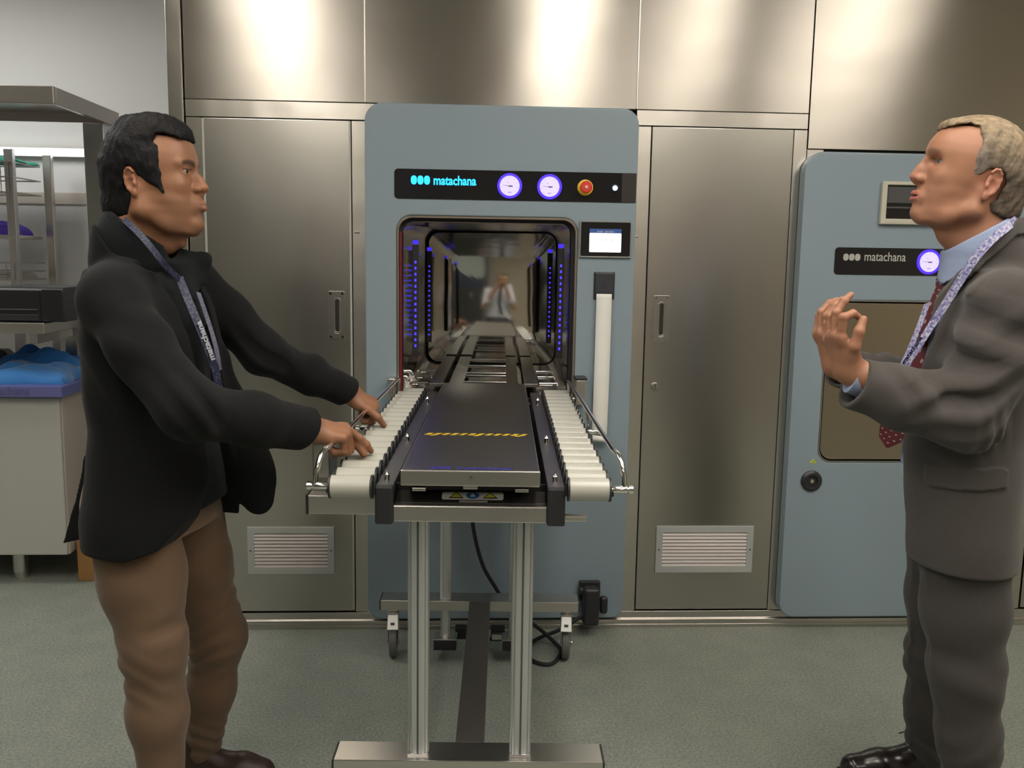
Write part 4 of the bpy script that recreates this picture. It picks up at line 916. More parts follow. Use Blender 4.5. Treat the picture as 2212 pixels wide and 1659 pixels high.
# ------------------------------------------------------------------ head
def head(B, M, F, P=None):
    """F: dict of face measures in metres, head frame: x forward, y left, z up, origin between the ear canals"""
    H = lambda f: inM(M, f)
    B.u(H(ell(F.get('cran_c', (0.004, 0, 0.042)), F.get('cran_r', (0.094, 0.0745, 0.079)))), 0.02)
    B.u(H(loft([(z, xf, xb, b, 0) for z, xf, xb, b in F['face']], n=F.get('n', 2.25))), 0.018)
    # jaw corner to chin
    for s in (-1, 1):
        B.u(H(chain(F['jaw'](s), F['jawr'], 0.02)), 0.028)
        B.u(H(cap((F['cheek'][0], s*F['cheek'][1], F['cheek'][2]), (F['cheek'][0]-0.045, s*(F['cheek'][1]+0.010), F['cheek'][2]+0.002), 0.0175, 0.012)), 0.016)
        ex, ey, ez = F['eye']
        B.u(H(cap((ex+0.008, s*0.013, ez+0.0155), (ex-0.004, s*(ey+0.016), ez+0.0165), 0.0085, 0.0075)), 0.010)       # brow ridge
        er = math.radians(15)*s; EM = M@np.array([[math.cos(er), -math.sin(er), 0, ex], [math.sin(er), math.cos(er), 0, s*ey], [0, 0, 1, ez], [0, 0, 0, 1]]); HE = lambda f, EM=EM: inM(EM, f)
        B.s(HE(ell((0.0195, -s*0.003, -0.001), (0.0135, 0.0205, 0.0120))), 0.010)                             # socket
        B.u(HE(ell((0.0, 0, 0), (0.0136, 0.0170, 0.0132))), 0.004)                                              # lids
        B.s(HE(ell((0.0135, 0, -0.0003), (0.0098, F.get('slit_w', 0.0150), F.get('lid', 0.0036)))), 0.0010)
        B.u(H(cap((ex+0.008, s*(ey-0.012), ez-0.012), (ex+0.003, s*(ey+0.010), ez-0.0125), 0.003, 0.003)), 0.006)
        # ear
        ax, ay, az = F['ear']; R_ = ypr((0, 0, 0), 0, 0, 0); E = np.eye(4); t = math.radians(F.get('ear_tilt', 10)); fl = math.radians(22)*s
        Rt = np.array([[math.cos(t), 0, -math.sin(t)], [0, 1, 0], [math.sin(t), 0, math.cos(t)]]); Rf = np.array([[math.cos(fl), -math.sin(fl), 0], [math.sin(fl), math.cos(fl), 0], [0, 0, 1]])
        E[:3, :3] = Rf@Rt; E[:3, 3] = (ax, s*ay, az); ME = M@E
        es = F.get('ear_s', 1.0)
        eb = Body(); eb.u(inM(ME, ell((0, 0, 0.004*es), (0.0165*es, 0.0050, 0.0290*es))), 0.004)
        rim = [(0.004*es+0.0150*es*math.cos(a), s*0.004, 0.005*es+0.0265*es*math.sin(a)) for a in np.radians([35, 65, 95, 125, 155, 190, 220, 245])]
        eb.u(inM(ME, chain(rim, [0.0030]*8, 0.003)), 0.003)
        eb.u(inM(ME, ell((0.003*es, s*0.001, -0.024*es), (0.0075*es, 0.0050, 0.0095*es))), 0.004)
        eb.s(inM(ME, ell((0.003*es, s*0.0065, -0.001*es), (0.0080*es, 0.0060, 0.0130*es))), 0.0025)
        eb.s(inM(ME, ell((0.0005*es, s*0.0065, 0.017*es), (0.0085*es, 0.0038, 0.0065*es))), 0.002)
        eb.u(inM(ME, ell((0.0115*es, s*0.002, -0.005*es), (0.0035, 0.0045, 0.0060))), 0.003)
        B.u(eb.ev, 0.005)
        if F.get('temple'): tx, ty, tz = F['temple']; B.s(H(ell((tx, s*(ty+0.020), tz), (0.030, 0.016, 0.028))), 0.02)
        if F.get('fold'):   # nasolabial crease
            B.s(H(chain([(F['nose'][0][0]-0.017, s*0.020, F['nose'][-1][2]+0.002), (F['mouth'][0]-0.010, s*0.031, F['mouth'][1]+0.004), (F['mouth'][0]-0.018, s*0.034, F['mouth'][1]-0.010)], [0.0016, 0.0018, 0.001], 0.002)), 0.008)
    # nose: bridge, tip, wings, nostrils
    nb = F['nose']      # bridge top, mid, tip, base
    B.u(H(chain([nb[0], nb[1], nb[2]], F.get('nose_r', [0.0065, 0.0080, 0.0098]), 0.006)), 0.009)
    for s in (-1, 1):
        B.u(H(ell((nb[2][0]-0.0115, s*F.get('ala', 0.0135), nb[2][2]-0.0035), (0.0125, 0.0068, 0.0082))), 0.006)
        B.s(H(ell((nb[2][0]-0.0080, s*0.0070, nb[3][2]-0.0010), (0.0060, 0.0032, 0.0042))), 0.002)
    B.u(H(cap((nb[2][0]-0.004, 0, nb[3][2]+0.002), (nb[3][0], 0, nb[3][2]), 0.0045, 0.0050)), 0.006)
    # mouth
    mx, mz = F['mouth']; op = F.get('open', 0.0); mw = F.get('mw', 0.024)
    def lip(sign, fx, r):
        pts = [(mx-0.011, -mw, mz), (mx-0.001, -mw*0.55, mz+sign*(0.0035+op)), (fx, 0, mz+sign*(0.0052+op)), (mx-0.001, mw*0.55, mz+sign*(0.0035+op)), (mx-0.011, mw, mz)]
        return chain(pts, [0.0022, r*0.85, r, r*0.85, 0.0022], 0.004)
    B.u(H(ell((mx-0.011, 0, mz), (0.0165, 0.028, 0.026))), 0.012)
    B.u(H(ell((0.5*(nb[1][0]+nb[2][0])-0.014, 0, nb[1][2]*0.4+nb[2][2]*0.6), (0.016, 0.0120, 0.020))), 0.012)
    B.u(H(lip(1, F['lipx'][0], 0.0056)), 0.004); B.u(H(lip(-1, F['lipx'][1], 0.0068)), 0.004)
    B.s(H(ell((mx+0.005, 0, mz), (0.011, mw*0.92, 0.0009+op))), 0.0012)
    if F.get('slit2'): pass
    # chin
    B.u(H(ell(F['chin'], F.get('chin_r', (0.016, 0.019, 0.0155)))), 0.014)
def skin_color(M, F, base, lip_c, brow_c, brow_w=1.0, stub=None):
    base = V3(base)
    def f(v):
        L = loc(M, v); c = np.tile(base, (len(v), 1))
        def blend(w, col): 
            nonlocal c; w = np.clip(w, 0, 1)[:, None]; c = c*(1-w)+V3(col)*w
        n = vnoise(v, 90, 3, 2)[:, None]; c = c*(1+0.05*n)
        hd = (np.abs(L[:, 2]) < 0.14) & (np.abs(L[:, 0]) < 0.17) & (np.abs(L[:, 1]) < 0.11)
        mx, mz = F['mouth']; op = F.get('open', 0)
        dl = ((L[:, 1]/(F.get('mw', 0.024)*1.02))**2+((L[:, 2]-mz)/(0.0108+op))**2); w = np.clip((1.0-dl)*6, 0, 1)*(L[:, 0] > mx-0.022)*hd; blend(w*0.9, lip_c)
        # reddish cheeks, nose, ear
        wn = np.exp(-(((L-V3(F['nose'][2]))/V3(0.020, 0.018, 0.018))**2).sum(1))*hd; blend(wn*0.35, F.get('flush', base*V3(1.15, 0.8, 0.75)))
        for s in (-1, 1):
            we = np.exp(-(((L-V3(F['ear'][0], s*F['ear'][1], F['ear'][2]))/V3(0.026, 0.016, 0.034))**2).sum(1)*0.9)*hd; blend(we*0.45, F.get('flush', base*V3(1.15, 0.8, 0.75)))
            ex, ey, ez = F['eye']; t = (s*L[:, 1]-0.012)/(0.042); bz = ez+F.get('browz', 0.0165)+0.006*np.sin(np.clip(t, 0, 1)*2.6)-0.003*np.clip(t, 0, 1)
            th = (0.0042*(1-0.45*np.clip(t, 0, 1)))*brow_w
            wb = np.clip(1.6-np.abs(L[:, 2]-bz)/th, 0, 1)*np.clip(t*12+0.6, 0, 1)*np.clip((1-t)*8, 0, 1)*(L[:, 0] > 0.05)*hd; blend(wb*F.get('brow_a', 0.85), brow_c)
            wl = np.clip(1.5-np.abs(L[:, 2]-(ez+F.get('lid', 0.0036)+0.0016))/0.0016, 0, 1)*(np.abs(s*L[:, 1]-ey) < 0.0155)*(L[:, 0] > ex)*hd; blend(wl*0.75, V3(brow_c)*0.8)
        if stub is not None:
            ws = np.clip((-0.018-L[:, 2])/0.02, 0, 1)*np.clip((L[:, 0]-0.03)/0.04, 0, 1)*hd; blend(ws*stub[1], stub[0])
        return np.clip(c, 0, 1)
    return f
def eyeballs(M, F, parent, iris_c, gaze=(1, 0, 0)):
    for s in (-1, 1):
        ex, ey, ez = F['eye']; c = wpt(M, (ex, s*ey, ez)); R_ = M[:3, :3]; g_ = nrm(R_@V3(gaze))
        B = bpy.data.meshes.new('eyeball'); bm = bmesh.new(); bmesh.ops.create_uvsphere(bm, u_segments=32, v_segments=24, radius=0.0122); 
        for f_ in bm.faces: f_.smooth = True
        bm.to_mesh(B); bm.free()
        fr_ = frame(c, g_); 
        co = np.zeros(len(B.vertices)*3); B.vertices.foreach_get('co', co); co = co.reshape(-1, 3)
        ca = B.color_attributes.new('tone', 'FLOAT_COLOR', 'POINT'); r = np.hypot(co[:, 0], co[:, 1]); fz = co[:, 2] > 0
        col = np.tile(V3(0.36, 0.32, 0.29), (len(co), 1)); col[fz & (r < 0.0068)] = iris_c; col[fz & (r < 0.0030)] = (0.005, 0.005, 0.005)
        ca.data.foreach_set('color', np.c_[col, np.ones(len(col))].astype(np.float32).ravel())
        o = link('eyeball', B, EYEM, parent)
        m4 = Matrix(((fr_[0, 1], fr_[0, 2], fr_[0, 0], c[0]), (fr_[1, 1], fr_[1, 2], fr_[1, 0], c[1]), (fr_[2, 1], fr_[2, 2], fr_[2, 0], c[2]), (0, 0, 0, 1)))
        B.transform(m4)
        if parent is not None: o.matrix_parent_inverse = Matrix.Translation(-Vector(parent.location))
SKIN = tone_mat('skin', 0.48, sub=0.06, spec=0.42)
EYEM = tone_mat('eye', 0.12, spec=0.5)
CLOTH = lambda name, col, rough=0.85, sh=0.15, sc=900, d=0.00025, n2=None: mat(name, col, rough, sheen=sh, spec=0.15, bump=[((sc, sc, sc), d)], noise=((260, 260, 260), 0.5, n2) if n2 else None)
# ================================================================== YOUNG MAN, LEFT (black jacket)
def lerp(a, b, t): return V3(a)+(V3(b)-V3(a))*t
p1 = thing('person', (-0.70, -1.15, 0.0), 'young man in black jacket and tan trousers, both hands on the trolley rail', 'person')
F1 = dict(cran_c=(0.004, 0, 0.045), cran_r=(0.090, 0.0750, 0.082), n=2.45,
    face=[(0.100, 0.088, -0.05, 0.058), (0.088, 0.094, -0.05, 0.064), (0.066, 0.1000, -0.05, 0.071), (0.045, 0.1045, -0.05, 0.0725), (0.028, 0.1010, -0.045, 0.0720), (0.008, 0.1000, -0.035, 0.0720), (-0.012, 0.1020, -0.020, 0.0700), (-0.034, 0.1050, -0.008, 0.0700), (-0.056, 0.1050, 0.005, 0.0640), (-0.078, 0.1020, 0.028, 0.048), (-0.096, 0.0900, 0.050, 0.034)],
    jaw=lambda s: [(0.000, s*0.0640, -0.018), (0.006, s*0.0640, -0.056), (0.052, s*0.0460, -0.082), (0.090, s*0.014, -0.092)], jawr=[0.011, 0.0145, 0.0135, 0.012],
    cheek=(0.078, 0.041, 0.000), eye=(0.0850, 0.0335, 0.0290), ear=(-0.0085, 0.0765, -0.001), ear_tilt=16, ear_s=0.94,
    nose=[(0.1010, 0, 0.027), (0.1105, 0, 0.012), (0.1195, 0, -0.0030), (0.1080, 0, -0.0180)], nose_r=[0.0068, 0.0082, 0.0106], ala=0.0158,
    mouth=(0.1120, -0.0415), lipx=(0.1175, 0.1185), mw=0.0255, open=0.0, chin=(0.1010, 0, -0.082), chin_r=(0.0175, 0.021, 0.016), lid=0.0036, browz=0.0160)
hn = at(293, 394, -1.222)
M1 = ypr((hn[0]+0.004, -1.150, hn[2]), -3, -1.0)
SK1 = V3(0.300, 0.142, 0.078)
b1 = Body()
head(b1, M1, F1)
# neck and trunk joints (world)
nk1a = wpt(M1, (-0.012, 0, -0.045)); nb1 = V3(-0.745, -1.150, 1.375)
shN = V3(-0.728, -1.310, 1.272); shF = V3(-0.665, -0.985, 1.300)
elN = V3(*at(412, 888, -1.42)); elF = V3(*at(568, 762, -0.93))
dN = nrm(V3(1.0, 0.26, -0.16)); nN = nrm(V3(0.18, -0.25, 1.0)); nN = nrm(nN-dN*nN.dot(dN)); dF = nrm(V3(1.0, 0.05, -0.52)); nF = nrm(V3(0.46, -0.30, 1.0)); nF = nrm(nF-dF*nF.dot(dF))
wrN = V3(-0.2890, -1.150, 0.943)-dN*0.070+nN*0.022; wrF = V3(-0.2650, -0.695, 0.9420)-dF*0.066+nF*0.015
hipc = V3(-0.700, -1.15, 0.84)
b1.u(chain([nk1a, lerp(nk1a, nb1, 0.55), nb1], [0.056, 0.055, 0.066], 0.03), 0.022)
b1.u(chain([wpt(M1, (0.045, 0, -0.080)), wpt(M1, (0.030, 0, -0.118)), lerp(nk1a, nb1, 0.9)+V3(0.03, 0, 0)], [0.028, 0.030, 0.040], 0.02), 0.022)
b1.u(ell(wpt(M1, (0.068, 0, -0.122)), (0.010, 0.010, 0.012)), 0.015)
b1.u(cap(V3(-0.735, -1.26, 1.275), V3(-0.695, -1.04, 1.275), 0.045), 0.03)
b1.u(chain([V3(-0.715, -1.15, 1.22), V3(-0.705, -1.15, 1.05), hipc], [0.100, 0.095, 0.100], 0.05, flat=(1, 0.1, 0), fs=0.8), 0.04)
b1.u(chain([shN-V3(0, 0, 0.02), elN, wrN], [0.040, 0.038, 0.026], 0.02), 0.02); b1.u(chain([shF, elF, wrF], [0.045, 0.038, 0.026], 0.02), 0.02)
kN = V3(*at(332, 1395, -1.26)); aN = V3(*at(352, 1720, -1.25)); kF = V3(*at(470, 1372, -1.00)); aF = V3(*at(436, 1628, -0.98))
hN = V3(-0.735, -1.225, 0.80); hF = V3(-0.70, -1.065, 0.80)
b1.u(chain([hN, kN, aN], [0.078, 0.050, 0.034], 0.03), 0.03); b1.u(chain([hF, kF, aF], [0.078, 0.050, 0.034], 0.03), 0.03)
# near hand: ring, little and middle finger wrapped on the rail, index on a roller
ixt = V3(*at(826, 988, -1.150))
hdN = nrm(V3(*at(765, 955, -1.150))-wrN)
# hand axis tips: near hand
thN = [wrN+dN*0.075+V3(0, 0.045, -0.020), wrN+dN*0.105+V3(0, 0.042, -0.034), wrN+dN*0.122+V3(0, 0.036, -0.055)]
tipsN, PN = hand(b1, wrN, dN, nN, 1, [(33, 4, 12), (74, 84, 50), (78, 86, 52), (80, 86, 52)], spread=(0.04, 0.00, -0.02, -0.05), thumb=thN, sc=1.0, forearm=lerp(wrN, elN, 0.35))
thF = [wrF+dF*0.062+V3(0, -0.040, -0.012), wrF+dF*0.090+V3(0, -0.040, -0.020), wrF+dF*0.108+V3(0, -0.032, -0.036)]
tipsF, PF = hand(b1, wrF, dF, nF, -1, [(70, 84, 50), (74, 86, 50), (78, 86, 52), (80, 86, 52)], spread=(0.03, 0.0, -0.02, -0.05), thumb=thF, sc=0.90, forearm=lerp(wrF, elF, 0.35))
sc1 = skin_color(M1, F1, SK1, (0.30, 0.125, 0.095), (0.022, 0.014, 0.011), 1.45, stub=(V3(0.22, 0.115, 0.07), 0.35))
body1 = sdf_obj('body', b1, (-0.98, -1.56, 0.0), (-0.14, -0.60, 1.70), 0.0022, SKIN, p1, color=sc1, keep_largest=True)
body1['label'] = 'brown skin of the face, neck and hands'
eyeballs(M1, F1, p1, V3(0.02, 0.010, 0.006), gaze=(1, 0.05, 0.0))
# hair: cap following the skull, side-view outline, short tousled top
def hair1():
    h = Body(); H = lambda f: inM(M1, f)
    h.u(H(ell((0.000, 0, 0.050), (0.100, 0.0835, 0.0940))), 0.01)
    h.u(H(chain([(-0.034, 0, 0.02), (-0.034, 0, -0.040), (-0.028, 0, -0.100)], [0.066, 0.060, 0.050], 0.03)), 0.03)
    for s_ in (-1, 1): h.u(H(cap((0.034, s_*0.042, 0.03), (0.046, s_*0.042, -0.032), 0.0365, 0.0345)), 0.012)
    h.u(H(ell((0.045, 0, 0.102), (0.052, 0.062, 0.033))), 0.025)
    h.u(H(ell((0.005, 0, 0.118), (0.060, 0.062, 0.034))), 0.03)
    ol = poly2([(0.106, 0.130), (0.112, 0.100), (0.1035, 0.080), (0.096, 0.090), (0.080, 0.100), (0.058, 0.105), (0.040, 0.102), (0.040, 0.086), (0.049, 0.070), (0.054, 0.045), (0.055, 0.010), (0.057, -0.018), (0.044, -0.010), (0.024, 0.001), (0.006, 0.014), (-0.003, 0.030), (-0.016, 0.033), (-0.026, 0.020), (-0.026, -0.006), (-0.012, -0.030), (0.006, -0.040), (0.008, -0.050), (0.002, -0.072), (-0.010, -0.100), (-0.030, -0.118), (-0.16, -0.12), (-0.16, 0.19), (0.10, 0.19)])
    h.i(H(lambda P: ol(P[:, 0], P[:, 2])+0.0025*vnoise(P, 260, 11, 1)), 0.005)
    st = lambda P: 0.0016*vnoise(P*V3(1.0, 1.0, 0.55), 330, 5, 2)+0.0042*vnoise(P, 85, 8, 2)*np.clip((loc(M1, P)[:, 2]-0.05)/0.05, 0.12, 1)
    h.disp.append(st); return h
HAIR1 = mat('black_hair', (0.0065, 0.006, 0.0075), 0.62, spec=0.22, bump=[((420, 420, 160), 0.0012)])
hr1 = sdf_obj('hair', hair1(), wpt(M1, (0, 0, 0))-V3(0.17, 0.14, 0.15), wpt(M1, (0, 0, 0))+V3(0.17, 0.14, 0.20), 0.0020, HAIR1, p1); hr1['label'] = 'short black hair'
# shirt with collar
SHIRT1 = CLOTH('black_shirt_cotton', (0.0105, 0.0125, 0.0145), 0.8, 0.04)
TY = 348.0
MT = ypr((-0.705, -1.15, 0), TY)       # trunk frame: x forward, z is world z
tz = [(0.66, 0.162, -0.135, 0.208, 0), (0.78, 0.162, -0.134, 0.204, 0), (0.88, 0.155, -0.122, 0.186, 0), (0.98, 0.146, -0.115, 0.168, 0), (1.08, 0.140, -0.120, 0.170, 0), (1.18, 0.128, -0.125, 0.175, 0), (1.25, 0.110, -0.120, 0.165, 0), (1.32, 0.070, -0.110, 0.125, 0)]
def ins(rows, d): return [(z, a-d, b+d, c-d, e) for z, a, b, c, e in rows]
neckax = chain([lerp(nk1a, nb1, 0.30), lerp(nk1a, nb1, 0.75), nb1+V3(0.0, 0, -0.03)], [0.055, 0.055, 0.060], 0.03)
front_neck = cap(lerp(nk1a, nb1, 0.40)+V3(0.045, 0, -0.01), nb1+V3(0.07, 0, -0.03), 0.030, 0.035)
def shirt1():
    s = Body(); s.u(inM(MT, loft(ins(tz, 0.020), 2.3)), 0.03); s.u(cap(shN+V3(0.02, 0.08, -0.01), shF+V3(0.01, -0.08, -0.03), 0.038), 0.03)
    s.i(lambda P: P[:, 2]-1.33-0.0*P[:, 0], 0.01)
    s.i(lambda P: 0.80-P[:, 2], 0.005)
    ng = Body(); ng.u(neckax, 0.02); ng.u(front_neck, 0.025)
    cf = Body(); cf.u(lambda P: np.abs(ng.ev(P)-0.009)-0.0032, 0.001)
    # collar leaves, outlined in the plane seen from the side
    pl_ = poly2([(-0.10, 1.474), (-0.055, 1.464), (0.0, 1.428), (0.055, 1.380), (0.068, 1.345), (0.055, 1.300), (0.0, 1.28), (-0.12, 1.30)])
    cf.i(lambda P: pl_(loc(MT, P)[:, 0], P[:, 2]), 0.003)
    s.u(cf.ev, 0.004)
    far = chain([wpt(MT, (0.062, 0.030, 1.366)), wpt(MT, (0.112, 0.050, 1.352)), wpt(MT, (0.105, 0.045, 1.305))], [0.010, 0.006, 0.012], 0.02, flat=wpt(MT, (0.3, -1, 0.2))-MT[:3, 3], fs=0.5)
    s.u(far, 0.012)
    s.u(chain([wpt(MT, (0.075, 0.02, 1.33)), wpt(MT, (0.118, 0.0, 1.22)), wpt(MT, (0.115, 0.0, 1.0))], [0.022, 0.012, 0.008], 0.02), 0.03)
    s.disp.append(lambda P: 0.0015*vnoise(P, 45, 21, 2)); return s
sh1 = sdf_obj('shirt', shirt1(), (-0.95, -1.42, 0.78), (-0.52, -0.86, 1.52), 0.0035, SHIRT1, p1); sh1['label'] = 'black open-collar shirt'
# jacket
JK1 = CLOTH('black_jacket_wool', (0.0085, 0.0092, 0.0100), 0.9, 0.04, n2=(0.0115, 0.0118, 0.0125))
def sleeve(pts, rs, k, cut_p, cut_n, inner=0.80, fl=None):
    ch_ = chain(pts, rs, k); ci = chain(pts, [r*inner for r in rs], k); hp = halfsp(cut_p, cut_n)
    hp2 = halfsp(V3(cut_p)-nrm(cut_n)*0.030, -nrm(cut_n))
    return lambda P: smax(smax(ch_(P), hp(P), 0.004), -np.maximum(ci(P), hp2(P)), 0.002)
def jacket1():
    j = Body(); j.u(inM(MT, loft(tz, 2.3)), 0.03)
    j.u(chain([nb1+V3(0.005, -0.03, -0.045), lerp(nb1, shN, 0.6)+V3(0.0, 0, -0.030), shN+V3(0.004, 0.01, -0.016)], [0.048, 0.056, 0.060], 0.03), 0.045)
    j.u(chain([nb1+V3(0.005, 0.03, -0.045), lerp(nb1, shF, 0.6)+V3(0, 0, -0.030), shF+V3(0, 0, -0.012)], [0.048, 0.056, 0.060], 0.03), 0.035)
    # collar band standing round the nape
    ng = Body(); ng.u(neckax, 0.02); band = poly2([(-0.14, 1.425), (-0.075, 1.425), (-0.005, 1.340), (0.045, 1.29), (0.02, 1.25), (-0.14, 1.30)])
    cb_ = Body(); cb_.u(lambda P: np.abs(ng.ev(P)-0.0185)-0.0040, 0.0); cb_.i(lambda P: band(loc(MT, P)[:, 0], P[:, 2]), 0.004)
    j.u(cb_.ev, 0.012)
    # open front: half-width of the gap by height
    gz = [0.60, 0.76, 0.90, 0.98, 1.06, 1.15, 1.24, 1.31, 1.36]; gl = [-0.085, -0.060, -0.032, -0.034, -0.048, -0.060, -0.070, -0.080, -0.085]; gr = [0.13, 0.115, 0.085, 0.070, 0.062, 0.058, 0.060, 0.070, 0.080]
    def gap(P):
        L = loc(MT, P); a = np.interp(L[:, 2], gz, gl); b = np.interp(L[:, 2], gz, gr); return np.maximum(np.maximum(a-L[:, 1], L[:, 1]-b), 0.020-L[:, 0])
    # inner clearance so the shirt reads behind the opening
    inner = inM(MT, loft(ins(tz, 0.012), 2.3))
    j.s(lambda P: np.maximum(gap(P), -1), 0.006)
    j.s(neck_hole1, 0.002)
    # lapels
    jk0 = Body(); jk0.u(inM(MT, loft(tz, 2.3)), 0.03)
    lz = [0.97, 1.00, 1.10, 1.22, 1.285, 1.29, 1.37]; ll = [-0.036, -0.052, -0.098, -0.132, -0.140, -0.112, -0.10]; lr = [0.072, 0.082, 0.105, 0.125, 0.130, 0.105, 0.10]
    def lap(P):
        L = loc(MT, P); z = L[:, 2]; d = jk0.ev(P)-0.0075
        a = np.maximum(np.interp(z, lz, ll)-L[:, 1], L[:, 1]-np.interp(z, gz, gl)); b = np.maximum(np.interp(z, gz, gr)-L[:, 1], L[:, 1]-np.interp(z, lz, lr))
        return np.maximum(np.maximum(np.maximum(d, -(d+0.018)), np.minimum(a, b)), np.maximum(np.maximum(z-1.36, 0.965-z), 0.01-L[:, 0]))
    j.u(lap, 0.0025)
    # hem: rounded near quarter, open towards the front
    hem = poly2([(-0.25, 0.722), (0.040, 0.722), (0.100, 0.742), (0.135, 0.790), (0.152, 0.86), (0.170, 0.95), (0.30, 1.0), (0.30, 1.6), (-0.4, 1.6)])
    def hemf(P):
        L = loc(MT, P); near = hem(L[:, 0], L[:, 2]); far = 0.745-L[:, 2]+0.25*np.clip(-L[:, 0], 0, 1)*0
        w = np.clip((L[:, 1]+0.02)/0.04, 0, 1); return near*(1-w)+far*w
    j.i(hemf, 0.006)
    # far front panel swinging forward
    j.u(chain([wpt(MT, (0.120, 0.085, 1.12)), wpt(MT, (0.150, 0.095, 0.98)), wpt(MT, (0.185, 0.100, 0.86)), wpt(MT, (0.205, 0.100, 0.785))], [0.030, 0.034, 0.036, 0.034], 0.03, flat=wpt(MT, (0, 1, 0))-MT[:3, 3], fs=0.30), 0.02)
    # rear vent flap kicking out
    fp = poly2([(-0.135, 0.93), (-0.160, 0.90), (-0.185, 0.80), (-0.225, 0.690), (-0.150, 0.712), (-0.13, 0.74)])
    j.u(lambda P: np.maximum(np.maximum(fp(loc(MT, P)[:, 0], P[:, 2]), np.abs(loc(MT, P)[:, 1]-0.03)-0.060), -1), 0.006)
    # sleeves
    fN = nrm(wrN-elN); fF = nrm(wrF-elF)
    eN2 = elN+V3(-0.004, 0, 0.004)
    j.u(sleeve([shN, lerp(shN, elN, 0.45)+V3(-0.008, 0, -0.004), eN2, lerp(elN, wrN, 0.5), wrN+fN*0.02], [0.062, 0.062, 0.057, 0.054, 0.050], 0.035, wrN-fN*0.012, nrm(fN+V3(0.0, 0, -0.30))), 0.034)
    j.u(sleeve([shF, lerp(shF, elF, 0.5), elF, lerp(elF, wrF, 0.5), wrF+fF*0.02], [0.064, 0.058, 0.052, 0.047, 0.044], 0.035, wrF-fF*0.014, nrm(fF+V3(0.0, 0, -0.30))), 0.022)
    # breast and cuff details
    j.disp.append(folds([(elN+V3(0.02, -.03, .02), V3(.9, .3, .7), 0.085, 0.050, 0.0042), (lerp(shN, elN, 0.45), V3(.2, .5, 1), 0.10, 0.085, 0.0035), (lerp(elN, wrN, 0.55), V3(1, 0, .9), 0.07, 0.07, 0.0025), (elF+V3(0, -.03, 0.0), V3(.8, 0, .7), 0.09, 0.055, 0.0048), (lerp(elF, wrF, .45), V3(.6, 0, -1), 0.09, 0.08, 0.0035), (V3(-0.74, -1.33, 1.12), V3(.9, 0, .6), 0.12, 0.085, 0.004)]))
    j.disp.append(lambda P: 0.0022*vnoise(P, 26, 31, 2)); return j
def neck_hole1(P):
    return np.minimum(neckax(P)-0.013, front_neck(P)-0.013)
jk1 = sdf_obj('jacket', jacket1(), (-1.02, -1.56, 0.66), (-0.14, -0.62, 1.50), 0.0033, JK1, p1); jk1['label'] = 'black wool jacket'
# sleeve buttons and front button
BTN = mat('black_button', (0.012, 0.012, 0.014), 0.25)
fN = nrm(wrN-elN)
for k in range(3):
    c = wrN-fN*(0.050+0.016*k)+V3(0.0, -0.045, -0.030); build('cuff_button', lathe([(0.007, 0.0), (0.007, -0.003), (0.004, -0.0035)], tuple(c), 'y', 14), BTN, jk1, smooth=True).matrix_parent_inverse = Matrix.Identity(4)
# trousers
TR1 = CLOTH('tan_chino_cotton', (0.155, 0.098, 0.062), 0.85, 0.15, n2=(0.175, 0.112, 0.072))
def trousers1():
    t = Body()
    t.u(inM(MT, loft([(0.745, 0.118, -0.135, 0.165, 0), (0.82, 0.118, -0.138, 0.165, 0), (0.95, 0.105, -0.115, 0.150, 0), (0.99, 0.100, -0.110, 0.145, 0)], 2.3)), 0.03)
    t.u(chain([hN, lerp(hN, kN, 0.5), kN, lerp(kN, aN, 0.45), aN+V3(0.0, 0, 0.03)], [0.098, 0.088, 0.068, 0.061, 0.048], 0.035), 0.028)
    t.u(chain([hF+V3(0.015, 0, 0), lerp(hF, kF, 0.5), kF, lerp(kF, aF, 0.45), aF+V3(0, 0, -0.0)], [0.104, 0.084, 0.066, 0.058, 0.043], 0.035), 0.016)
    t.i(halfsp(V3(-0.7, -1.1, 0.995), (0, 0, 1)), 0.003); t.i(lambda P: 0.035-P[:, 2], 0.003)
    t.disp.append(folds([(kN+V3(-0.03, 0, -0.05), (0.45, 0.3, 1), 0.075, 0.046, 0.0048), (kN+V3(0.05, -.03, 0.05), (-0.5, 0.2, 1), 0.07, 0.06, 0.0030), (kF+V3(-0.03, -.02, 0.00), (-0.35, 0, 1), 0.085, 0.044, 0.0050), (kF+V3(0.03, -.02, 0.12), (-0.6, 0, 1), 0.06, 0.040, 0.0030), (lerp(hF, kF, 0.30), (-0.4, 0, 1), 0.08, 0.060, 0.0035), (aF+V3(0, 0, 0.06), (0.5, 0, 1), 0.07, 0.035, 0.0040), (lerp(hN, kN, .4), (.7, 0, 1), 0.10, 0.10, 0.003)]))
    t.disp.append(lambda P: 0.0018*vnoise(P, 30, 51, 2)); return t
t1 = sdf_obj('trousers', trousers1(), (-0.95, -1.42, 0.02), (-0.44, -0.84, 1.02), 0.0040, TR1, p1); t1['label'] = 'tan chino trousers'
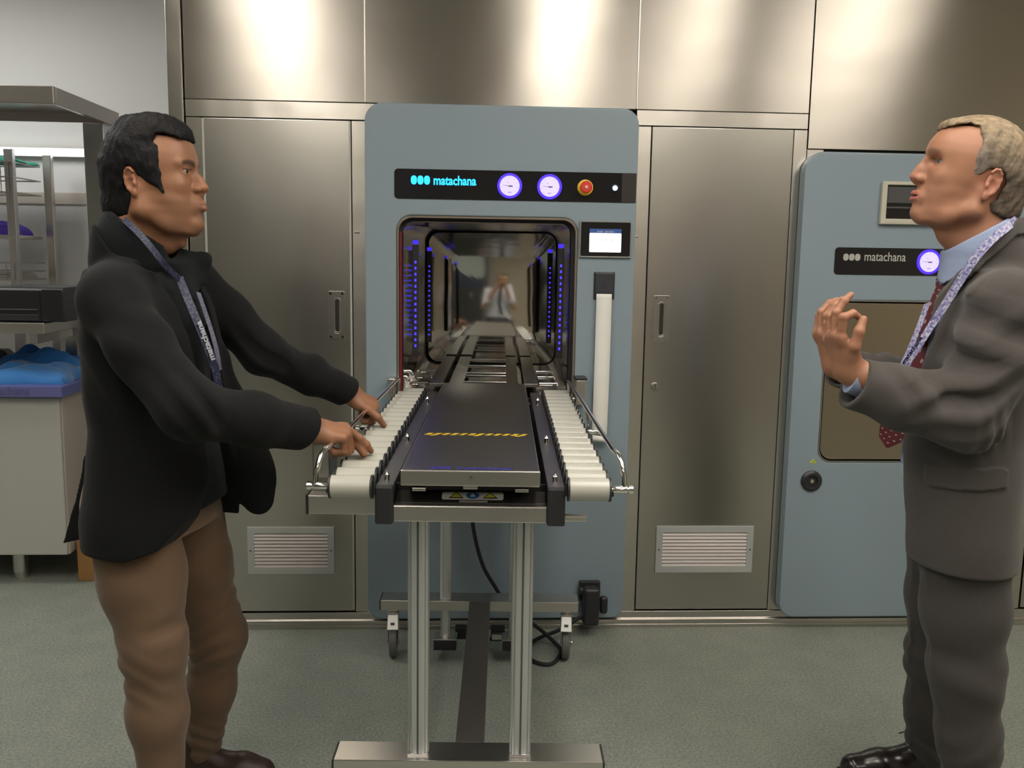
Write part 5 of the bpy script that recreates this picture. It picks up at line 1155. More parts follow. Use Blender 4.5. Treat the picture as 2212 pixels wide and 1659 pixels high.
def shoe(name, heel, yaw, L, W, m, parent, laces=True, h=0.0032, zt=0.095):
    M = ypr(heel, yaw); b = Body()
    b.u(inM(M, chain([(0.035, 0, 0.045), (0.10, 0.0, 0.042), (0.18, 0.002, 0.036), (L-0.045, 0.002, 0.030)], [0.036, 0.037, 0.040, 0.036], 0.03)), 0.02)
    b.u(inM(M, cap((0.045, 0, 0.06), (0.055, 0, zt), 0.036, 0.040)), 0.02); b.u(inM(M, cap((0.06, 0, 0.085), (0.135, 0, 0.055), 0.030, 0.026)), 0.02)
    fp = poly2([(-0.002, -0.030), (0.03, -0.036), (0.09, -0.033), (0.17, -0.046), (L-0.05, -0.045), (L-0.012, -0.026), (L, 0.002), (L-0.012, 0.030), (L-0.05, 0.046), (0.17, 0.044), (0.09, 0.036), (0.03, 0.036), (-0.002, 0.030)])
    b.i(inM(M, lambda P: fp(P[:, 0], P[:, 1])-0.001), 0.006); b.i(inM(M, lambda P: 0.010-P[:, 2]), 0.002)
    lo = tuple(V3(heel)-V3(0.36, 0.36, 0.02)); hi = tuple(V3(heel)+V3(0.36, 0.36, 0.16))
    o = sdf_obj(name, b, lo, hi, h, m, parent)
    s = Body(); s.u(inM(M, lambda P: np.maximum(fp(P[:, 0], P[:, 1])-0.003, np.abs(P[:, 2]-0.008)-0.007)), 0.0)
    so_ = sdf_obj('sole', s, lo, hi, 0.003, BLACKMAT, o)
    so_.matrix_parent_inverse = o.matrix_world.inverted() if False else Matrix.Identity(4)
    if laces:
        m_ = MB()
        for k in range(3):
            x = 0.095+0.018*k; z = 0.108-0.012*k
            m_.tube([wpt(M, (x, -0.020, z-0.010)), wpt(M, (x+0.003, 0, z)), wpt(M, (x, 0.020, z-0.010))], 0.0018, 8)
        m_.tube([wpt(M, (0.095, 0, 0.112)), wpt(M, (0.108, -0.018, 0.124)), wpt(M, (0.122, -0.028, 0.112))], 0.0017, 8); m_.tube([wpt(M, (0.095, 0, 0.112)), wpt(M, (0.100, 0.018, 0.122)), wpt(M, (0.118, 0.028, 0.110))], 0.0017, 8)
        build('laces', m_, BLACKPL, o, smooth=True)
    return o
BRSHOE = mat('brown_leather', (0.045, 0.024, 0.019), 0.45, bump=[((90, 90, 90), 0.0006)])
shoe('shoe', (aF[0]-0.075, aF[1]-0.005, 0), -3, 0.275, 0.1, BRSHOE, p1, laces=False)['label'] = 'brown leather moccasin on the forward foot'
shoe('shoe', (aN[0]-0.075, aN[1], 0), -14, 0.275, 0.1, BRSHOE, p1, laces=False)
# lanyard: ribbon over collar and chest
def ribbon(name, pts, nrms, w, m, parent, th=0.0012, sub=6):
    P_ = spline([tuple(p) for p in pts], sub); n_ = len(P_); mb = MB(); vs = []; acc = 0; us = [0]
    N_ = [Vector(tuple(lerp(nrms[min(int(i/(n_-1)*(len(nrms)-1)), len(nrms)-2)], nrms[min(int(i/(n_-1)*(len(nrms)-1))+1, len(nrms)-1)], (i/(n_-1)*(len(nrms)-1)) % 1.0 if i < n_-1 else 1.0))) for i in range(n_)]
    for i, p in enumerate(P_):
        t = (P_[min(i+1, n_-1)]-P_[max(i-1, 0)]).normalized(); nn = (N_[i]-t*N_[i].dot(t)).normalized(); s = t.cross(nn)
        if i: acc += (p-P_[i-1]).length; us.append(acc)
        vs += [p-s*w/2+nn*th, p+s*w/2+nn*th, p+s*w/2, p-s*w/2]
    fs = []
    for i in range(n_-1):
        for k in range(4): fs.append((i*4+k, i*4+(k+1) % 4, (i+1)*4+(k+1) % 4, (i+1)*4+k))
    mb.add(vs, fs); o = build(name, mb, m, parent)
    me = o.data; l = me.uv_layers.new(name='UVMap')
    for li, lp_ in enumerate(me.loops):
        i, k = divmod(lp_.vertex_index, 4); l.data[li].uv = (us[i]/w, 0.0 if k in (0, 3) else 1.0)
    if parent is not None: o.matrix_parent_inverse = Matrix.Translation(-Vector(parent.location))
    return o
def lan_mat(name, base, light, dark, seed=0.0, period=1.35):
    m = bpy.data.materials.new(name); m.use_nodes = True; nt = m.node_tree; b = nt.nodes['Principled BSDF']; b.inputs['Roughness'].default_value = 0.55
    uv = nt.nodes.new('ShaderNodeUVMap'); uv.uv_map = 'UVMap'
    def brick(sx, sy, off, c1, c2):
        mp = nt.nodes.new('ShaderNodeMapping'); mp.inputs['Scale'].default_value = (sx, sy, 1); mp.inputs['Location'].default_value = (off, 0.37, 0); nt.links.new(uv.outputs[0], mp.inputs[0]); return mp
    mp = brick(4.2, 4.6, seed, 0, 0); vo = nt.nodes.new('ShaderNodeTexVoronoi'); vo.inputs['Scale'].default_value = 1.0; vo.inputs['Randomness'].default_value = 0.55; vo.distance = 'CHEBYCHEV'; nt.links.new(mp.outputs[0], vo.inputs['Vector'])
    cr = nt.nodes.new('ShaderNodeValToRGB'); cr.color_ramp.interpolation = 'CONSTANT'; e = cr.color_ramp.elements; e[0].color = (*base, 1); e[1].position = 0.42; e[1].color = (*light, 1); x = e.new(0.72); x.color = (*dark, 1)
    sp_ = nt.nodes.new('ShaderNodeSeparateColor'); nt.links.new(vo.outputs['Color'], sp_.inputs[0]); nt.links.new(sp_.outputs[0], cr.inputs[0]); nt.links.new(cr.outputs[0], b.inputs['Base Color'])
    return m
LAN1 = lan_mat('navy_printed_ribbon', (0.012, 0.018, 0.060), (0.055, 0.060, 0.10), (0.010, 0.013, 0.040))
def tw(x, y, z): return wpt(MT, (x, y, z))
l1 = ribbon('lanyard', [at(268, 474, -1.225), at(290, 494, -1.252), at(318, 524, -1.272), at(345, 558, -1.272), at(366, 583, -1.250), at(388, 602, -1.212)], [V3(-.1, -1, .3), V3(0, -1, .5), V3(.3, -1, .4), V3(.4, -1, .3)], 0.013, LAN1, p1)
l1['label'] = 'dark printed lanyard over the collar'
l2 = ribbon('lanyard_front', [at(386, 598, -1.205), at(404, 642, -1.222), at(424, 690, -1.232), at(445, 742, -1.232), at(464, 795, -1.225), at(474, 850, -1.215)], [V3(.8, -1, 0), V3(.8, -1, 0)], 0.018, LAN1, l1)
l2.matrix_parent_inverse = Matrix.Identity(4)
l3 = ribbon('lanyard_front', [at(428, 632, -1.185), at(442, 672, -1.200), at(456, 715, -1.212), at(468, 760, -1.218), at(474, 800, -1.215)], [V3(1, -.5, 0), V3(1, -.5, 0)], 0.013, lan_mat('pale_ribbon_back', (0.13, 0.13, 0.19), (0.08, 0.08, 0.13), (0.16, 0.16, 0.22)), l1)
l3.matrix_parent_inverse = Matrix.Identity(4)
# name on the lanyard front
def lan_text(parent, s, size, base, dirv, upv_, m, sx=1.0):
    c = bpy.data.curves.new('t', 'FONT'); c.body = s; c.size = size; c.extrude = 0.0002; c.offset = 0.0006; t = bpy.data.objects.new('t', c); COL.objects.link(t)
    dg = bpy.context.evaluated_depsgraph_get(); me = bpy.data.meshes.new_from_object(t.evaluated_get(dg)); bpy.data.objects.remove(t)
    X_ = Vector(tuple(nrm(dirv))); Y_ = Vector(tuple(upv_)); Y_ = (Y_-X_*Y_.dot(X_)).normalized(); Z_ = X_.cross(Y_)
    me.transform(Matrix(((X_.x*sx, Y_.x, Z_.x, base[0]), (X_.y*sx, Y_.y, Z_.y, base[1]), (X_.z*sx, Y_.z, Z_.z, base[2]), (0, 0, 0, 1))))
    return link('lanyard_lettering', me, m, parent)
a_, b_ = V3(*at(457, 778, -1.229)), V3(*at(424, 690, -1.234))
n_l = nrm(V3(.8, -1, 0)); x_l = nrm(b_-a_); y_l = np.cross(n_l, x_l); lan_text(l1, 'matachana', 0.0175, a_+n_l*0.0060-y_l*0.006, b_-a_, y_l, mat('white_ribbon_print', (0.40, 0.42, 0.48), 0.6), 1.2)
# watch on the far wrist
wt1 = build('wristwatch', lathe([(0.029, -0.006), (0.031, -0.004), (0.031, 0.004), (0.029, 0.006)], (0, 0, 0), 'z', 28), CHROME, p1, smooth=True)
fw = frame(tuple(wrF-nrm(wrF-elF)*0.002), (0, 1, 0), nrm(wrF-elF)); wt1.data.transform(Matrix([list(r) for r in fw])); wt1.matrix_parent_inverse = Matrix.Translation(-Vector(p1.location))
# ================================================================== OLDER MAN, RIGHT (grey suit)
p2 = thing('person', (1.10, -1.20, 0.0), 'man in grey suit, light blue shirt and dotted burgundy tie, gesturing with both hands', 'person')
YC = -1.22
F2 = dict(cran_c=(0.008, 0, 0.048), cran_r=(0.099, 0.0770, 0.094), n=2.3,
    face=[(0.112, 0.101, -0.05, 0.052), (0.100, 0.111, -0.05, 0.060), (0.075, 0.1215, -0.05, 0.070), (0.055, 0.1240, -0.05, 0.0735), (0.036, 0.1170, -0.045, 0.0730), (0.014, 0.1110, -0.035, 0.0725), (-0.008, 0.1095, -0.020, 0.0700), (-0.030, 0.1080, -0.008, 0.0670), (-0.052, 0.1050, 0.005, 0.0605), (-0.074, 0.0990, 0.024, 0.049), (-0.092, 0.0880, 0.044, 0.035)],
    jaw=lambda s: [(-0.004, s*0.0640, -0.018), (0.002, s*0.0620, -0.056), (0.046, s*0.0450, -0.080), (0.084, s*0.014, -0.089)], jawr=[0.011, 0.0140, 0.0135, 0.012],
    cheek=(0.080, 0.041, 0.002), eye=(0.0880, 0.0330, 0.0305), ear=(-0.0130, 0.0790, 0.001), ear_tilt=10, ear_s=1.08,
    nose=[(0.1180, 0, 0.030), (0.1220, 0, 0.010), (0.1290, 0, -0.0075), (0.1160, 0, -0.0205)], nose_r=[0.0075, 0.0100, 0.0110], ala=0.0150,
    mouth=(0.1130, -0.0490), lipx=(0.1195, 0.1170), mw=0.0275, open=0.0012, chin=(0.0960, 0, -0.083), chin_r=(0.0180, 0.021, 0.016), lid=0.0040, slit_w=0.0155, browz=0.0165, brow_a=0.65,
    flush=V3(0.46, 0.16, 0.12))
er2 = at(2136, 401, YC-0.073)
Ry2 = ypr((0, 0, 0), 165, 14)
M2 = ypr(tuple(V3(*er2)-Ry2[:3, :3]@V3(-0.008, 0.075, 0.0)), 165, 14)
SK2 = V3(0.385, 0.185, 0.112)
b2 = Body(); head(b2, M2, F2)
nb2 = V3(*at(2128, 585, YC)); nk2 = wpt(M2, (-0.022, 0, -0.045))
sN2 = V3(*at(2178, 662, -1.385)); sF2 = V3(*at(2098, 640, -1.055))
eN_2 = V3(*at(2085, 898, -1.400)); eF_2 = V3(*at(2010, 850, -1.020))
wN2 = V3(*at(1830, 800, -1.300)); wF2 = V3(*at(1806, 790, -1.165))
hip2 = V3(*at(2078, 1080, YC))
b2.u(chain([nk2, lerp(nk2, nb2, 0.55), nb2], [0.059, 0.060, 0.070], 0.03), 0.022)
b2.u(chain([wpt(M2, (0.044, 0, -0.076)), wpt(M2, (0.016, 0, -0.108)), lerp(nk2, nb2, 0.75)+V3(-0.015, 0, 0)], [0.026, 0.026, 0.032], 0.02), 0.024)
b2.u(ell(lerp(nk2, nb2, 0.62)+V3(-0.044, 0.010, -0.004), (0.011, 0.010, 0.013)), 0.015)
b2.u(cap(lerp(sN2, sF2, 0.12), lerp(sN2, sF2, 0.88), 0.055), 0.03)
ch2 = V3(*at(2105, 780, YC))
b2.u(chain([V3(*at(2150, 690, YC)), ch2+V3(0.03, 0, 0), hip2], [0.085, 0.100, 0.105], 0.05, flat=(1, 0, 0), fs=0.75), 0.03)
b2.u(chain([sN2, eN_2, wN2], [0.045, 0.040, 0.027], 0.02), 0.02); b2.u(chain([sF2, eF_2, wF2], [0.045, 0.040, 0.027], 0.02), 0.02)
hN2 = V3(*at(2083, 1180, -1.300)); kN2 = V3(*at(2086, 1450, -1.310)); aN2 = V3(*at(2097, 1720, -1.310))
hF2 = V3(*at(2050, 1140, -1.120)); kF2 = V3(*at(2022, 1420, -1.050)); aF2 = V3(*at(2008, 1625, -1.020))
b2.u(chain([hN2, kN2, aN2], [0.080, 0.055, 0.036], 0.03), 0.03); b2.u(chain([hF2, kF2, aF2], [0.080, 0.055, 0.036], 0.03), 0.03)
hand(b2, wN2, nrm(V3(-0.46, -0.06, 0.88)), nrm(V3(-0.88, -0.22, -0.46)), -1, [(24, 76, 42), (28, 34, 16), (26, 34, 18), (32, 40, 20)], spread=(0.25, 0.06, -0.10, -0.22),
     thumb=[V3(*at(1846, 748, -1.345)), V3(*at(1856, 716, -1.350)), V3(*at(1865, 690, -1.345))], sc=0.98, forearm=lerp(wN2, eN_2, 0.35))
hand(b2, wF2, nrm(V3(-0.44, -0.02, 0.90)), nrm(V3(-0.90, -0.18, -0.44)), 1, [(36, 46, 24), (28, 42, 24), (24, 38, 22), (16, 34, 18)], spread=(0.20, 0.06, -0.06, -0.16),
     thumb=[wF2+V3(0.012, 0.050, 0.050), wF2+V3(0.022, 0.062, 0.085), wF2+V3(0.026, 0.068, 0.112)], sc=0.96, forearm=lerp(wF2, eF_2, 0.35))
sc2 = skin_color(M2, F2, SK2, (0.38, 0.120, 0.095), (0.17, 0.10, 0.06), 1.35)
body2 = sdf_obj('body', b2, (0.62, -1.58, 0.0), (1.48, -0.80, 1.80), 0.0022, SKIN, p2, color=sc2, keep_largest=True)
body2['label'] = 'pale reddish skin of the face, neck and hands'
eyeballs(M2, F2, p2, V3(0.10, 0.12, 0.12), gaze=(1, 0.42, 0.02))
def hair2():
    h = Body(); H = lambda f: inM(M2, f)
    h.u(H(ell((0.008, 0, 0.054), (0.1050, 0.0835, 0.1000))), 0.01)
    h.u(H(chain([(-0.034, 0, 0.02), (-0.040, 0, -0.030), (-0.036, 0, -0.060)], [0.070, 0.060, 0.052], 0.03)), 0.03)
    h.u(H(ell((0.062, 0, 0.108), (0.052, 0.058, 0.026))), 0.02)
    ol = poly2([(0.122, 0.135), (0.124, 0.100), (0.116, 0.096), (0.100, 0.106), (0.080, 0.116), (0.062, 0.120), (0.046, 0.116), (0.036, 0.098), (0.033, 0.080), (0.036, 0.058), (0.034, 0.036), (0.030, 0.013), (0.014, 0.018), (0.004, 0.030), (-0.016, 0.040), (-0.034, 0.030), (-0.042, 0.008), (-0.034, -0.024), (-0.026, -0.034), (-0.032, -0.048), (-0.062, -0.056), (-0.16, -0.06), (-0.16, 0.20), (0.11, 0.20)])
    h.i(H(lambda P: ol(P[:, 0], P[:, 2])+0.0022*vnoise(P, 300, 13, 1)), 0.004)
    h.disp.append(lambda P: 0.0012*vnoise(P*V3(1, 1, 0.6), 420, 6, 2)+0.0014*vnoise(P, 190, 9, 2)*np.clip((loc(M2, P)[:, 2]-0.06)/0.05, 0.1, 1)); return h
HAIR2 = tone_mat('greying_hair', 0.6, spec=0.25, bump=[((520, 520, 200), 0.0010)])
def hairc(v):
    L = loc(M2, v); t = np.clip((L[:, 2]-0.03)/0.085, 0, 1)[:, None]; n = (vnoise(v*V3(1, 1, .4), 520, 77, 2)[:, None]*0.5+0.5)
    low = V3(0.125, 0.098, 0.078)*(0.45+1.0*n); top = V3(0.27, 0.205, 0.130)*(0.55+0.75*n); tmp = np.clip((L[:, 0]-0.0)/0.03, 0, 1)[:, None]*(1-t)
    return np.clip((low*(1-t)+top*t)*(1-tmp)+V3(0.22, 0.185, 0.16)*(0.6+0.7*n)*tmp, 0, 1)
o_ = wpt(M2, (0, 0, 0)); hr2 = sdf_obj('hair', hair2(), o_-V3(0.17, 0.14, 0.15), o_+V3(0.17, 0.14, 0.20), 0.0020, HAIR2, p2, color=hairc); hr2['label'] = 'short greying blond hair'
# ---- torso frame
X2 = at(2072, 1100, YC)[0]
MT2 = ypr((X2, YC, 0), 160)
tz2 = [(0.62, 0.122, -0.130, 0.200, 0), (0.74, 0.132, -0.130, 0.200, 0), (0.86, 0.140, -0.125, 0.192, 0), (0.97, 0.142, -0.125, 0.186, 0), (1.08, 0.130, -0.142, 0.190, 0), (1.20, 0.100, -0.160, 0.195, 0), (1.28, 0.078, -0.160, 0.182, 0), (1.35, 0.045, -0.140, 0.125, 0)]
SHIRT2 = mat('light_blue_poplin', (0.33, 0.41, 0.60), 0.75, sheen=0.1, spec=0.2, bump=[((60, 60, 60), 0.0012)])
nax2 = chain([lerp(nk2, nb2, 0.35), lerp(nk2, nb2, 0.75), nb2+V3(0, 0, -0.03)], [0.062, 0.066, 0.082], 0.03)
fnk2 = cap(lerp(nk2, nb2, 0.55)+V3(-0.030, 0.005, -0.005), nb2+V3(-0.045, 0.01, -0.03), 0.034, 0.040)
def shirt2():
    s = Body(); s.u(inM(MT2, loft(ins(tz2, 0.009), 2.0)), 0.03)
    s.u(chain([V3(*at(2086, 605, YC)), V3(*at(2080, 655, YC)), V3(*at(2072, 740, YC))], [0.034, 0.044, 0.052], 0.03), 0.03)
    s.i(lambda P: P[:, 2]-1.37, 0.01); s.i(lambda P: 0.90-P[:, 2], 0.004)
    ng = Body(); ng.u(nax2, 0.02); ng.u(fnk2, 0.025)
    cf = Body(); cf.u(lambda P: np.abs(ng.ev(P)-0.006)-0.0030, 0.0)
    pts = [(2205, 452), (2172, 474), (2120, 502), (2070, 530), (2031, 552), (2028, 575), (2044, 616), (2066, 602), (2100, 580), (2135, 552), (2170, 526), (2235, 490)]
    q = [loc(MT2, at(u, v, YC-0.055)[None])[0] for u, v in pts]; pl_ = poly2([(a[0], a[2]) for a in q])
    cf.i(lambda P: pl_(loc(MT2, P)[:, 0], P[:, 2]), 0.002)
    s.u(cf.ev, 0.003)
    s.disp.append(lambda P: 0.0016*vnoise(P, 40, 23, 2)); return s
sh2 = sdf_obj('shirt', shirt2(), (0.85, -1.46, 0.88), (1.34, -0.96, 1.60), 0.0030, SHIRT2, p2); sh2['label'] = 'light blue shirt'
JK2 = CLOTH('grey_suit_wool', (0.068, 0.062, 0.058), 0.9, 0.15, n2=(0.082, 0.075, 0.071))
def nh2(P): return np.minimum(nax2(P)-0.010, fnk2(P)-0.010)
def jacket2():
    j = Body(); j.u(inM(MT2, loft(tz2, 2.05)), 0.03)
    j.u(chain([nb2+V3(0.02, -0.03, -0.035), lerp(nb2, sN2, 0.6)+V3(0.005, 0, -0.025), sN2+V3(0, 0, -0.012)], [0.058, 0.062, 0.070], 0.03), 0.035)
    j.u(chain([nb2+V3(0.02, 0.03, -0.035), lerp(nb2, sF2, 0.6)+V3(0, 0, -0.030), sF2+V3(0, 0, -0.012)], [0.056, 0.060, 0.066], 0.03), 0.035)
    cv = [(2250, 455), (2200, 470), (2150, 522), (2110, 560), (2080, 590), (2050, 632), (2022, 680), (1996, 728), (1960, 790), (1960, 870), (2320, 870), (2320, 455)]; q = [loc(MT2, at(u, v, YC-0.10)[None])[0] for u, v in cv]; cpoly = poly2([(a[0], a[2]) for a in q])
    def cover(P):
        L = loc(MT2, P); return np.maximum(np.maximum(nax2(P)-0.0165, cpoly(L[:, 0], L[:, 2])), 0.0-L[:, 1])
    gz = [0.60, 0.74, 0.90, 0.98, 1.06, 1.15, 1.24, 1.31, 1.38]; gw = [0.100, 0.075, 0.055, 0.045, 0.045, 0.052, 0.062, 0.075, 0.085]; gf = [0.21, 0.20, 0.19, 0.18, 0.17, 0.16, 0.14, 0.12, 0.10]
    def gap(P):
        L = loc(MT2, P); w = np.where(L[:, 1] > 0, np.interp(L[:, 2], gz, gw), np.interp(L[:, 2], gz, gf)); return np.maximum(np.abs(L[:, 1])-w, 0.0-L[:, 0]+np.interp(L[:, 2], [1.2, 1.35], [0.0, -0.06]))
    j.s(gap, 0.006); j.u(cover, 0.020); j.s(nh2, 0.002)
    jk0 = Body(); jk0.u(inM(MT2, loft(tz2, 2.05)), 0.03)
    JF = Body(); JF.u(inM(MT2, loft(tz2, 2.05)), 0.03); JF.u(chain([nb2+V3(0.02, -0.03, -0.035), lerp(nb2, sN2, 0.6)+V3(0.005, 0, -0.025), sN2+V3(0, 0, -0.012)], [0.058, 0.062, 0.070], 0.03), 0.035); JF.u(lambda P: nax2(P)-0.0165, 0.03)
    lp = [(2240, 462), (2200, 476), (2150, 524), (2110, 560), (2080, 590), (2050, 632), (2022, 680), (1996, 728), (1960, 790), (1930, 850), (1958, 858), (1990, 800), (2021, 730), (2038, 682), (2062, 640), (2090, 606), (2122, 574), (2165, 540), (2200, 508), (2250, 500)]
    q = [loc(MT2, at(u, v, YC-0.10)[None])[0] for u, v in lp]; lpoly = poly2([(a[0], a[2]) for a in q])
    jk0 = JF
    def lap(P):
        L = loc(MT2, P); d = JF.ev(P); return np.maximum(np.maximum(d-0.0085, -(d+0.010)), np.maximum(lpoly(L[:, 0], L[:, 2]), 0.01-L[:, 1]))
    j.u(lap, 0.002)
    pk = poly2([(loc(MT2, at(u, v, YC-0.19)[None])[0][0], at(u, v, YC-0.19)[2]) for u, v in [(2012, 1024), (2170, 1012), (2182, 1020), (2180, 1056), (2020, 1070), (2010, 1062)]])
    j.u(lambda P: np.maximum(np.maximum(jk0.ev(P)-0.0045, -(jk0.ev(P)+0.01)), np.maximum(pk(loc(MT2, P)[:, 0], P[:, 2]), 0.08-loc(MT2, P)[:, 1])), 0.0015)
    hp = [loc(MT2, at(u, v, YC-0.17)[None])[0] for u, v in [(2300, 1258), (2190, 1252), (1992, 1243), (1962, 1236), (1940, 1190), (1926, 1100), (1890, 1000), (1880, 300), (2400, 300)]]
    hem = poly2([(a[0], a[2]) for a in hp]); j.i(lambda P: hem(loc(MT2, P)[:, 0], P[:, 2])+0.0*P[:, 0], 0.006)
    fN_ = nrm(wN2-eN_2); fF_ = nrm(wF2-eF_2)
    j.u(sleeve([sN2, lerp(sN2, eN_2, 0.5)+V3(0.012, 0, 0), eN_2+V3(0.004, 0, -0.004), lerp(eN_2, wN2, 0.5)+V3(0.0, 0, -0.012), wN2+fN_*0.02+V3(0.004, 0, -0.026)], [0.078, 0.072, 0.066, 0.062, 0.056], 0.035, V3(*at(1843, 824, -1.30)), nrm(V3(-0.93, 0, 0.37))), 0.020)
    j.u(sleeve([sF2, lerp(sF2, eF_2, 0.5), eF_2, lerp(eF_2, wF2, 0.5), wF2+fF_*0.02], [0.072, 0.066, 0.060, 0.055, 0.048], 0.035, wF2-fF_*0.028, nrm(fF_+V3(0, 0, 0.40))), 0.016)
    j.disp.append(folds([(eN_2+V3(-0.02, -.04, 0.06), V3(.5, .2, -1), 0.10, 0.052, 0.0075), (lerp(sN2, eN_2, 0.45)+V3(-.03, -.03, 0), V3(-.55, 0, 1), 0.13, 0.075, 0.0045), (lerp(eN_2, wN2, 0.35), V3(1, 0, .5), 0.09, 0.06, 0.0050), (eN_2+V3(0.03, -.04, -.03), V3(1, 0, .2), 0.06, 0.034, 0.004), (lerp(sN2, ch2, .5)+V3(-.06, -.1, 0), V3(.6, 0, 1), 0.11, 0.075, 0.006), (lerp(eF_2, wF2, .4), V3(1, 0, -.3), 0.09, 0.05, 0.006)]))
    j.disp.append(lambda P: 0.0026*vnoise(P, 24, 33, 2)); return j
jk2 = sdf_obj('jacket', jacket2(), (0.78, -1.56, 0.55), (1.48, -0.86, 1.58), 0.0034, JK2, p2); jk2['label'] = 'grey wool suit jacket'
for k in range(4):
    fN_ = nrm(wN2-eN_2); c = wN2-fN_*(0.042+0.013*k)+V3(0.020, -0.030, -0.048); build('cuff_button', lathe([(0.006, 0.0), (0.006, -0.004), (0.004, -0.0045)], tuple(c), 'y', 14), BTN, jk2, smooth=True).matrix_parent_inverse = Matrix.Identity(4)
TR2 = CLOTH('grey_suit_trousers', (0.060, 0.055, 0.053), 0.9, 0.12, n2=(0.072, 0.066, 0.063))
def trousers2():
    t = Body(); t.u(inM(MT2, loft([(0.72, 0.070, -0.080, 0.120, 0), (0.82, 0.112, -0.112, 0.172, 0), (0.93, 0.110, -0.105, 0.160, 0), (0.965, 0.108, -0.105, 0.158, 0)], 2.3)), 0.03)
    t.u(chain([hN2, lerp(hN2, kN2, 0.5), kN2, lerp(kN2, aN2, 0.5), aN2+V3(0, 0, 0.0)], [0.098, 0.090, 0.076, 0.066, 0.060], 0.035), 0.024)
    t.u(chain([hF2, lerp(hF2, kF2, 0.5), kF2, lerp(kF2, aF2, 0.5), aF2+V3(0.0, 0, 0.02)], [0.094, 0.082, 0.070, 0.064, 0.062], 0.035), 0.014)
    t.i(lambda P: P[:, 2]-0.965, 0.003); t.i(lambda P: 0.045-P[:, 2], 0.003)
    # pressed crease down each front
    for a, b, r in ((hN2, kN2, 0.088), (kN2, aN2, 0.066), (hF2, kF2, 0.084), (kF2, aF2, 0.062)): t.u(cap(a+V3(-r, -0.01, 0), b+V3(-r+0.012, -0.01, 0), 0.006), 0.012)
    t.disp.append(folds([(kN2, (0.3, 0, 1), 0.10, 0.09, 0.004), (kF2+V3(-.02, 0, 0.0), (-0.5, 0, 1), 0.08, 0.06, 0.006), (aF2+V3(0, 0, .06), (0.6, 0, 1), 0.07, 0.04, 0.006), (aN2+V3(0, 0, .10), (-0.6, 0, 1), 0.08, 0.06, 0.006)]))
    t.disp.append(lambda P: 0.0022*vnoise(P, 24, 53, 2)); return t
t2 = sdf_obj('trousers', trousers2(), (0.90, -1.48, 0.03), (1.36, -0.90, 0.98), 0.0040, TR2, p2); t2['label'] = 'grey suit trousers'
BKSHOE = mat('black_leather', (0.014, 0.012, 0.012), 0.22, spec=0.6)
shoe('shoe', (aF2[0]+0.050, aF2[1], 0), 178, 0.295, 0.1, BKSHOE, p2)['label'] = 'black laced leather shoe on the forward foot'
shoe('shoe', (aN2[0]+0.070, aN2[1], 0), 176, 0.295, 0.1, BKSHOE, p2)
# belt, tie, lanyard
bl = Body(); bl.u(inM(MT2, loft([(0.925, 0.1165, -0.1125, 0.168, 0), (0.963, 0.1165, -0.1125, 0.168, 0)], 2.3)), 0.0)
sdf_obj('belt', bl, (0.92, -1.44, 0.91), (1.30, -0.98, 0.98), 0.004, BLACKPL, p2)
TIE = bpy.data.materials.new('burgundy_dotted_silk'); TIE.use_nodes = True
def _tie():
    nt = TIE.node_tree; b = nt.nodes['Principled BSDF']; b.inputs['Roughness'].default_value = 0.5; uv = nt.nodes.new('ShaderNodeUVMap'); uv.uv_map = 'UVMap'
    mp = nt.nodes.new('ShaderNodeMapping'); mp.inputs['Scale'].default_value = (1.35, 1.35, 1); mp.inputs['Rotation'].default_value = (0, 0, 0.785); nt.links.new(uv.outputs[0], mp.inputs[0])
    vo = nt.nodes.new('ShaderNodeTexVoronoi'); vo.inputs['Scale'].default_value = 1.3; vo.inputs['Randomness'].default_value = 0.0; nt.links.new(mp.outputs[0], vo.inputs['Vector'])
    cr = nt.nodes.new('ShaderNodeValToRGB'); cr.color_ramp.interpolation = 'CONSTANT'; e = cr.color_ramp.elements; e[0].color = (0.42, 0.30, 0.30, 1); e[1].position = 0.16; e[1].color = (0.115, 0.013, 0.020, 1)
    nt.links.new(vo.outputs['Distance'], cr.inputs[0]); nt.links.new(cr.outputs[0], b.inputs['Base Color'])
_tie()
def t2w(x, y, z): return wpt(MT2, (x, y, z))
def prof2(z, off): return float(np.interp(z, [r[0] for r in tz2], [r[1] for r in tz2]))+off
zk = at(2030, 575, YC)[2]
def flat_strip(name, rows, m, parent, th=0.004):
    """rows: centre point, half width vector, normal"""
    mb = MB(); vs = []; n_ = len(rows)
    for c, wv, nn in rows: c, wv, nn = V3(c), V3(wv), nrm(nn); vs += [c-wv, c+nn*th, c+wv, c-nn*th*0.3]
    fs = [(i*4+k, i*4+(k+1) % 4, (i+1)*4+(k+1) % 4, (i+1)*4+k) for i in range(n_-1) for k in range(4)]+[(0, 1, 2, 3), (n_*4-1, n_*4-2, n_*4-3, n_*4-4)]
    mb.add(vs, fs); o = build(name, mb, m, parent, smooth=True); me = o.data; l = me.uv_layers.new(name='UVMap')
    for li, lp_ in enumerate(me.loops):
        i, k = divmod(lp_.vertex_index, 4); w = np.linalg.norm(rows[i][1]); l.data[li].uv = (i*(0.52/n_)/0.04, (-w if k == 0 else (w if k == 2 else 0))/0.04)
    if parent is not None: o.matrix_parent_inverse = Matrix.Translation(-Vector(parent.location))
    return o
yv = MT2[:3, 1]; rows = []
zs_t = [1.350, 1.330, 1.312, 1.295, 1.24, 1.18, 1.12, 1.06, 1.00, 0.975, 0.955, 0.935]
ws_t = [0.017, 0.020, 0.015, 0.019, 0.026, 0.031, 0.035, 0.038, 0.041, 0.042, 0.036, 0.004]
